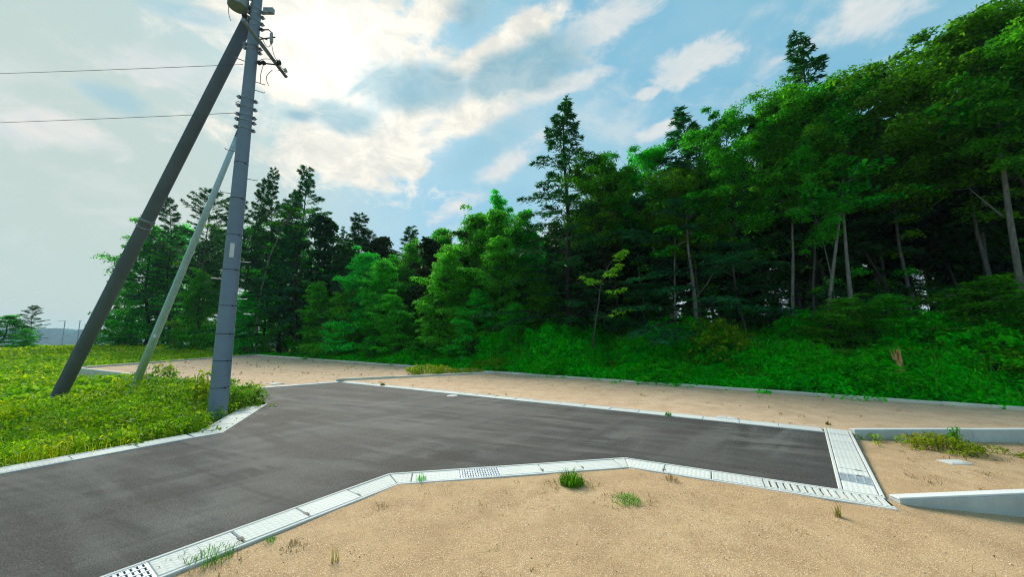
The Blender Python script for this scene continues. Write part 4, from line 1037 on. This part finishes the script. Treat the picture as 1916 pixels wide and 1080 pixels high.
s, n, x, y = scatter_sn(-48, -14, 13.2, 16.5, 30, 53); h = np.clip(hprof(s, n, x, y) * 1.25, .12, 1.3)
weeds('undergrowth', 'low green weeds along the forest foot behind the back left lot', x, y, h, .16, 18, M_LU, 54)
rb = np.random.default_rng(78); s = -34.0
while s < 12.5:
    for n0 in ((13.9, 14.9, 16.0, 17.3) if s > -14 else (14.0, 15.0)):
        if rb.random() < .18: continue
        ss = s + rb.normal() * .5; nn = n0 + rb.normal() * .45; nn = max(nn, 13.75); p = P_sn(ss, nn)
        if abs(px_of((p.x, p.y, 1)) - 1684) < 75 and nn < 15.3: continue
        hh = float(np.clip(hprof(np.array(ss), np.array(nn), np.array(p.x), np.array(p.y)), .40, 1.7)) * rb.uniform(.75, 1.3)
        o = plant_tree(PT[('s0', 's2', 's0', 's1')[int(rb.random() * 4)]], 'bush', 'arching leafy bush in the forest edge undergrowth, ' + zone(px_of((p.x, p.y, 1))), p.x, p.y, hh, rb.random() * 6.28, min(2.1, max(1.05, 1.15 / hh + .25)), 'bushes in the forest edge undergrowth ' + zone(px_of((p.x, p.y, 1)))); o['category'] = 'bush'
    s += rb.uniform(.8, 1.5)
# meadow on the left
def meadow_pts(x0, x1, y0, y1, dens, seed):
    r = np.random.default_rng(seed); k = int((x1 - x0) * (y1 - y0) * dens); x = r.uniform(x0, x1, k); y = r.uniform(y0, y1, k)
    kout = [K0ext + off(K1, K0, GW + .14), K1 + Vector((-.50, .20)), K2 + Vector((-.54, .20)), K3 + Vector((-.52, -.02)), K4, FARo, LOTL + Vector((-.3, -.3)), LOTC + Vector((-.4, .3))]
    poly = [V2(p) for p in kout] + [V2(P_sn(-42, 13.0)), (-75, 75), (-110, 40), (-60, -4)]
    m = in_poly(x, y, poly); return x[m], y[m]
x, y = meadow_pts(-17, -4.6, -1, 19, 55, 61)
lush = np.exp(-((x + 7.0) ** 2 + (y - 8.2) ** 2) / 4.5) + .5 * np.exp(-((x + 9.2) ** 2 + (y - 9.2) ** 2) / 3)
bare = np.exp(-(((x - BB.x - .7) / 1.5) ** 2 + ((y - BB.y + .7) / 1.0) ** 2)) + .8 * np.exp(-(((x - SB.x - .1) / .6) ** 2 + ((y - SB.y + .4) / .5) ** 2)); bare = np.clip(bare, 0, 1)
h = (.12 + .16 * vnoise(x, y, 1.3, 15) + .09 * vnoise(x, y, .45, 16) + .26 * np.clip(lush, 0, 1) * (1 + .5 * vnoise(x, y, .8, 19))) * (1 - .85 * bare)
keep = (h > .045); x, y, h = x[keep], y[keep], h[keep]
weeds('meadow_weeds', 'yellow-green weeds covering the verge round the feet of the poles', x, y, np.clip(h, .05, .7), .055, 34, M_LM, 62, 'weeds', spread=.13, aspect=.36)
rs_ = np.random.default_rng(63); sel = rs_.random(len(x)) < .9
kx = np.repeat(x[sel], 9) + rs_.normal(size=9 * sel.sum()) * .14; ky = np.repeat(y[sel], 9) + rs_.normal(size=9 * sel.sum()) * .14
blades('meadow_grass', kx, ky, rs_.uniform(.07, .27, len(kx)), .008, M_LM, 64, label='thin grass blades and stems among the verge weeds', cat='grass', kind='stuff', zf=terr)
x, y = meadow_pts(-11, -4.6, 4.5, 12, 12, 69); lush = np.exp(-((x + 7.0) ** 2 + (y - 8.2) ** 2) / 5.5) + .35 * np.exp(-((x + 8.6) ** 2 + (y - 8.4) ** 2) / 2.0)
m = (lush > .30) & (np.hypot(x - PB.x, y - PB.y) > .3) & (np.hypot(x - SB.x, y - SB.y) > .35); x, y, lush = x[m], y[m], lush[m]
pads('verge_weeds', 'lush leafy weeds mounded round the foot of the utility pole and strut', x, y, np.clip(.48 * lush * (1 + .6 * vnoise(x, y, .7, 43)), .1, .62), .20, 34, .065, M_LG2, 70, 'weeds', layers=3)
x, y = meadow_pts(-50, -13, 10, 50, 11, 65); m = np.hypot(x, y) > 17; x, y = x[m], y[m]
h = .34 + .20 * vnoise(x, y, 3, 17) + .14 * vnoise(x, y, 1.2, 18) + .25 * sstep(25, 40, y)
weeds('meadow_weeds', 'taller green and yellow meadow reaching to the far trees on the left', x, y, np.clip(h, .12, 1.0), .17, 18, M_LM, 66, 'weeds', spread=.26)
x, y = meadow_pts(-110, -38, 15, 75, 2.2, 67)
weeds('meadow_weeds', 'distant strip of meadow under the far left trees', x, y, np.full(len(x), .7), .42, 14, M_LM, 68, 'weeds', spread=.5)

# single weeds and tufts on the lots
def tuft(name, label, px, py, n, hgt, rad, mat, seed, z=0.0, curve=.7, wd=.007, extra=None, cat='grass tuft'):
    g = G(px, py, z); r = np.random.default_rng(seed); a = r.random(n) * 6.28; q = rad * np.sqrt(r.random(n))
    o = empty(name, (g.x, g.y, z)); tag(o, label, cat)
    X, Y = np.cos(a) * q, np.sin(a) * q
    blades('blades', X, Y, hgt * r.uniform(.35, 1.1, n) * (1.15 - .6 * q / rad), wd, mat, seed + 1, o, None, curve)
    if extra: 
        k = n // 3; a = r.random(k) * 6.28; q = rad * (1 + .9 * r.random(k))
        blades('dry_runners', np.cos(a) * q * 1.2, np.sin(a) * q * .8, r.uniform(.02, .07, k), wd, M_LS, seed + 2, o, None, 1.6)
    return o
tuft('grass_tuft', 'largest bright green grass tuft on the foreground sand', 1070, 908, 420, .20, .13, M_LG, 71, -.01, .75, .008, True)
tuft('grass_tuft', 'flatter yellow-green grass tuft right of the largest tuft on the sand', 1172, 940, 200, .11, .15, M_LG, 73, -.01, 1.1, .006, True)
tuft('grass_tuft', 'small brownish grass sprig left on the foreground sand', 712, 952, 60, .07, .09, M_LS, 75, -.01, 1.1, .005)
tuft('grass_tuft', 'dark little grass sprig against the gutter left of the steel grate', 787, 900, 50, .13, .06, M_LG, 77, 0, .6, .006)
tuft('grass_tuft', 'grass growing over the gutter edge at the bottom left', 395, 1046, 120, .13, .14, M_LG, 79, 0, .9, .005, True)
tuft('grass_tuft', 'tiny green sprig beside the gutter near the bottom left grass', 505, 1012, 40, .06, .05, M_LG, 81, 0, 1.0, .005)
tuft('grass_tuft', 'brown withered sprig in the lower left sand', 552, 1022, 50, .06, .10, M_LS, 83, 0, 1.3, .005)
tuft('grass_tuft', 'thin sprig by the gutter right of the bend near the slotted lids', 1258, 900, 40, .12, .07, M_LS, 85, 0, .9, .005)
tuft('grass_tuft', 'upright brown weed stalk standing on the sand before the slotted gutter', 1570, 968, 26, .17, .03, M_LS, 87, 0, .4, .006)
tuft('grass_tuft', 'small brown weed in the far lot behind the gutter, right of middle', 1250, 779, 60, .13, .06, M_LG, 89, 0, .5, .012)
tuft('grass_tuft', 'lone dark weed on the far right lot beyond the gutter end', 1549, 794, 40, .08, .04, M_LS, 91, 0, .5, .01)
tuft('grass_tuft', 'dry weed stalk in the lower left sand by the gutter', 625, 1050, 18, .15, .03, M_LS, 93, 0, .3, .005)
tuft('grass_tuft', 'withered weed flat on the sand at the lower right', 1640, 1040, 24, .05, .12, M_LS, 95, -.08, 1.5, .006)
tuft('grass_tuft', 'pale dry weed patch in the middle of the right lot', 1800, 890, 90, .08, .22, M_LS, 97, -.05, 1.2, .006)
tuft('grass_tuft', 'dry weed stalk leaning on the sand right of the dry patch', 1850, 893, 40, .13, .1, M_LS, 99, -.05, 1.0, .006)
tuft('grass_tuft', 'small weed by the kerb divider of the far lots', 716, 722, 60, .16, .08, M_LS, 101, 0, .5, .016)
def leafy(name, label, px, py, n, hgt, lsize, mat, seed, z=0.0, spread=.16, cat='weed', rad=.2, yy=None):
    g = G(px, py, z); r = np.random.default_rng(seed); o = empty(name, (g.x, g.y, z)); tag(o, label, cat)
    a = r.random(n) * 6.28; q = rad * np.sqrt(r.random(n)); per = 26
    X = np.cos(a) * q; Y = np.sin(a) * q; idx = np.repeat(np.arange(n), per); t = r.random(len(idx)) ** .7
    b = r.random(len(idx)) * 6.28; h = hgt * (1.1 - .5 * (q / rad) ** 2)[idx] * r.uniform(.8, 1.1, n)[idx]
    rd = spread * (.3 + r.random(len(idx))) * (1.1 - .6 * t)
    pos = np.stack([X[idx] * (1 + .4 * t) + np.cos(b) * rd, Y[idx] * (1 + .4 * t) + np.sin(b) * rd, t * h], 1)
    nr = np.stack([np.cos(b) * .7, np.sin(b) * .7, 0 * b + .8], 1) + r.normal(size=(len(idx), 3)) * .35
    obj('leaves', leaf_mesh(name, [leaf_arrays(pos, nr, lsize * r.uniform(.6, 1.3, len(idx)), r, .45, np.stack([np.cos(b), np.sin(b), -.2 + 0 * b], 1))], mat), o)
    mb = MB()
    for i in range(n): mb.tube([(X[i], Y[i], -.03), (X[i] * 1.3, Y[i] * 1.3, hgt * .8)], [.006, .003], 4, False)
    mb.build('stems', M_LS, o); return o
leafy('leafy_weed', 'clump of yellow-green weeds against the kerb in the right lot', 1765, 842, 46, .20, .05, M_LM, 111, -.07, .09, rad=.34)
leafy('leafy_weed', 'upright darker weed at the right end of the yellow-green clump', 1792, 840, 8, .30, .05, M_LG, 113, -.07, .07, rad=.06)
leafy('leafy_weed', 'yellow-green weed patch against the kerb dividing the far lots', 800, 699, 60, .34, .10, M_LM, 115, 0, .16, rad=.75)
leafy('leafy_weed', 'second lower yellow weed patch along the dividing kerb', 862, 697, 40, .16, .09, M_LM, 117, 0, .16, rad=.7)
leafy('leafy_weed', 'bush with reddish shoot tips between the strut and the utility pole', 297, 738, 22, .95, .13, M_LR, 119, -.18, .2, rad=.28, cat='bush')
leafy('leafy_weed', 'tall leafy weed hugging the left side of the utility pole', 385, 766, 14, .95, .11, M_LM, 121, -.05, .18, rad=.2)
leafy('leafy_weed', 'bushy weed spilling over the angled gutter right of the pole', 440, 768, 30, .55, .10, M_LG, 123, -.05, .18, rad=.42)
leafy('leafy_weed', 'brownish seeding weed leaning over the road corner', 462, 752, 5, .55, .07, M_LR, 125, -.04, .1, rad=.12)
leafy('leafy_weed', 'sparse weeds in the upper left part of the right lot', 1655, 828, 12, .07, .04, M_LM, 127, -.05, .07, rad=.35)
leafy('leafy_weed', 'low weeds right of the clump in the right lot', 1850, 848, 10, .09, .045, M_LM, 129, -.1, .07, rad=.3)
# shrubs standing out of the undergrowth
def shrub(label, px, n, H, w, mat_key, rz):
    p = spot(px, 627, n); plant_tree(PT[mat_key], 'shrub', label, p.x, p.y, H, rz, w)['category'] = 'shrub'
shrub('low leafy shrub at the forest foot behind the yellow weed patch', 700, 14.3, 1.7, 2.0, 'e1', 1)
shrub('mounded shrub in the undergrowth left of the sapling', 920, 15.2, 1.9, 2.0, 'e0', 2)
shrub('dark shrub behind the undergrowth right of the sapling', 1180, 17.5, 2.0, 2.0, 'e2', 3)
shrub('bushy shrub rising from the undergrowth left of the stump', 1560, 17.0, 2.3, 2.4, 'e0', 4)
shrub('wide dark shrub above the undergrowth at the right edge', 1830, 17.0, 2.7, 2.6, 'e2', 5)
shrub('rounded shrub behind the stump', 1690, 17.0, 2.4, 2.2, 'e1', 6)
shrub('lighter shrub in the undergrowth below the pointed evergreen', 1290, 16.4, 1.7, 2.2, 'e0', 0.5)

def sprigs(label, poly, k, hh, wd, seed, zfun, mat):
    r = np.random.default_rng(seed); xs_ = [p[0] for p in poly]; ys_ = [p[1] for p in poly]
    x = r.uniform(min(xs_), max(xs_), k); y = r.uniform(min(ys_), max(ys_), k); m = in_poly(x, y, poly) & (vnoise(x, y, 1.1, seed) > -.25); x, y = x[m], y[m]
    sz = .4 + 1.2 * r.random(len(x)) ** 3; c = 6; X = np.repeat(x, c) + r.normal(size=c * len(x)) * .025 * np.repeat(sz, c); Y = np.repeat(y, c) + r.normal(size=c * len(x)) * .025 * np.repeat(sz, c)
    blades('dry_sprigs', X, Y, hh * np.repeat(sz, c) * r.uniform(.4, 1.1, len(X)), wd, mat, seed + 1, label=label, cat='dry weeds', kind='stuff', zf=lambda a, b: np.array([zfun(i, j) for i, j in zip(a, b)]), curve=1.3)
near_poly = [(-2.0, 2.6), V2(Bm), V2(Cm), V2(Dm), (6, 3.7), (6, 1.5), (-1.5, 1.5)]
sprigs('tiny withered sprigs scattered over the foreground sand', near_poly, 260, .05, .0045, 201, z4, M_LS)
sprigs('tiny seedlings scattered over the far sand lots', [V2(FAR), V2(LOTM), (9, 8.6), (6, 6.6), V2(Ec)], 420, .07, .012, 203, zf, M_LS)
sprigs('tiny seedlings scattered over the back left sand lot', [V2(FARo), V2(LOTL), V2(LOTC), V2(LOTM), V2(DIV)], 700, .10, .02, 205, zf, M_LS)
sprigs('withered sprigs scattered over the weedy right lot', [(5.8, 6.0), (9, 6.2), (9, 4.5), (4.2, 4.1)], 260, .06, .007, 207, z3, M_LS)
# loose grit and little stones on the near sand
def grit():
    r = np.random.default_rng(8); k = 5200; x = r.uniform(-2.2, 6, k); y = 1.5 + 3.6 * r.random(k) ** 1.1
    lot = [V2(Aext + off(A, B, GW + .03)), V2(Bm + Vector((.03, -.03))), V2(Cm + Vector((0, -.04))), V2(Dm + Vector((0, -.03))), V2(WL + Vector((0, -.15))), (12, 4.4), (12, -5), (-3, -5)]
    m = in_poly(x, y, lot); x, y = x[m], y[m]; n = len(x)
    sz = .0025 + .006 * r.random(n) ** 4; z = np.array([z4(a, b) for a, b in zip(x, y)])
    o8 = np.array([(1, 0, 0), (-1, 0, 0), (0, 1, 0), (0, -1, 0), (0, 0, .7), (0, 0, -.7)]); fc = np.array([(0, 2, 4), (2, 1, 4), (1, 3, 4), (3, 0, 4), (2, 0, 5), (1, 2, 5), (3, 1, 5), (0, 3, 5)])
    v = (np.stack([x, y, z], 1)[:, None, :] + o8[None] * sz[:, None, None] * r.uniform(.6, 1.4, (n, 6, 1))).reshape(-1, 3)
    f = (np.arange(n)[:, None, None] * 6 + fc[None]).reshape(-1, 3)
    M = NT('grit_stone'); M.rough(.9); g = M.n('ShaderNodeNewGeometry'); M.col(M.ramp(g.outputs['Random Per Island'], [(0, (.20, .12, .07)), (.6, (.45, .32, .21)), (1, (.66, .58, .48))]))
    o = obj('grit', mesh_np('grit', v, f, M.m)); tag(o, 'loose grit and pebbles strewn over the foreground sand', 'grit', kind='stuff')
grit()

# ------------------------------------------------------------------ far left: trees, hills, distant poles
def far_tree(k, px, py, Y, name, label, w):
    r = ray(px, py); p = Vector((0, 0, CAM_H)) + r * (Y / r.y); z = float(terr(p.x, p.y))
    plant_tree(PT[k], name, label, p.x, p.y, p.z - z, px % 6, w)
far_tree('c2', 68, 571, 46, 'conifer_tree', 'small wispy conifer against the pale sky at the far left', 1.3)
far_tree('e2', 8, 585, 44, 'broadleaf_tree', 'round green tree cut by the left picture edge', 2.1)
far_tree('e1', 40, 612, 43, 'broadleaf_tree', 'low dark bush at the foot of the wispy far left conifer', 2.0)
far_tree('e2', 240, 590, 50, 'broadleaf_tree', 'low bush at the forest end behind the brace pole', 1.4)
def hills():
    r = np.random.default_rng(4); xs = np.linspace(-1640, 900, 520); v = []; f = []
    prof = 61 + 3 * vnoise(xs, 0 * xs, 330, 31) + 2 * vnoise(xs, 0 * xs, 70, 32) + 1.6 * vnoise(xs, 0 * xs, 18, 33) + .35 * r.normal(size=len(xs))
    rows = ((0, 0.0, -48), (60, .3, -46), (120, .62, -46), (170, .85, -46), (210, 1.0, -46), (330, 0.0, -48))
    for dy, k, b in rows:
        for i, xx in enumerate(xs): v.append((xx, 800 + .5 * dy + 8 * r.normal(), b + prof[i] * k * (1 + .10 * r.normal() * (0 < k < 1))))
    m = len(xs)
    for j in range(len(rows) - 1):
        for i in range(m - 1): f.append((j * m + i, j * m + i + 1, (j + 1) * m + i + 1, (j + 1) * m + i))
    M = NT('hazed_wood'); M.rough(1); M.spec(0); nz = M.noise(.06, 7, .7); M.col(M.ramp(nz, [(.3, (.015, .09, .10)), (.7, (.035, .16, .16))])); M.bump(nz, 1, 2)  # wood colour shifted to blue: distance haze painted in besides the haze volume
    o = obj('hills', mesh_np('hills', v, f, M.m)); o['kind'] = 'structure'
hills()
def far_pole(px, py, label, arm):
    Y = 270; p = wpt(px, py, Y); z = float(terr(p.x, p.y)); o = empty('street_lamp' if arm else 'utility_pole', (p.x, p.y, z)); tag(o, label, 'pole')
    H = p.z - z; mb = MB(); mb.tube([(0, 0, -.5), (0, 0, H)], [.3, .22], 8); mb.build('shaft', M_POLE, o)
    mb = MB(); mb.box((-2.4 if arm else 0, 0, H - .4), (4.6 if arm else 1.8, .3, .22)); mb.build('arm', M_POLE, o)
far_pole(122, 600, 'tiny far lamp post with one arm above the blue hill', True)
far_pole(150, 600, 'tiny far utility pole above the blue hill beside the brace pole', False)

# ------------------------------------------------------------------ haze
USE_HAZE = True
if USE_HAZE:
    mb = MB(); mb.box((0, 8, -4), (3460, 3460, 92)); m = bpy.data.materials.new('haze'); m.use_nodes = True; t = m.node_tree; t.nodes.clear()
    pv = t.nodes.new('ShaderNodeVolumePrincipled'); pv.inputs['Color'].default_value = (.62, .84, 1, 1); pv.inputs['Density'].default_value = .00032; pv.inputs['Anisotropy'].default_value = 0.0
    ou = t.nodes.new('ShaderNodeOutputMaterial'); t.links.new(pv.outputs[0], ou.inputs['Volume'])
    o = mb.build('haze', m); o['kind'] = 'stuff'
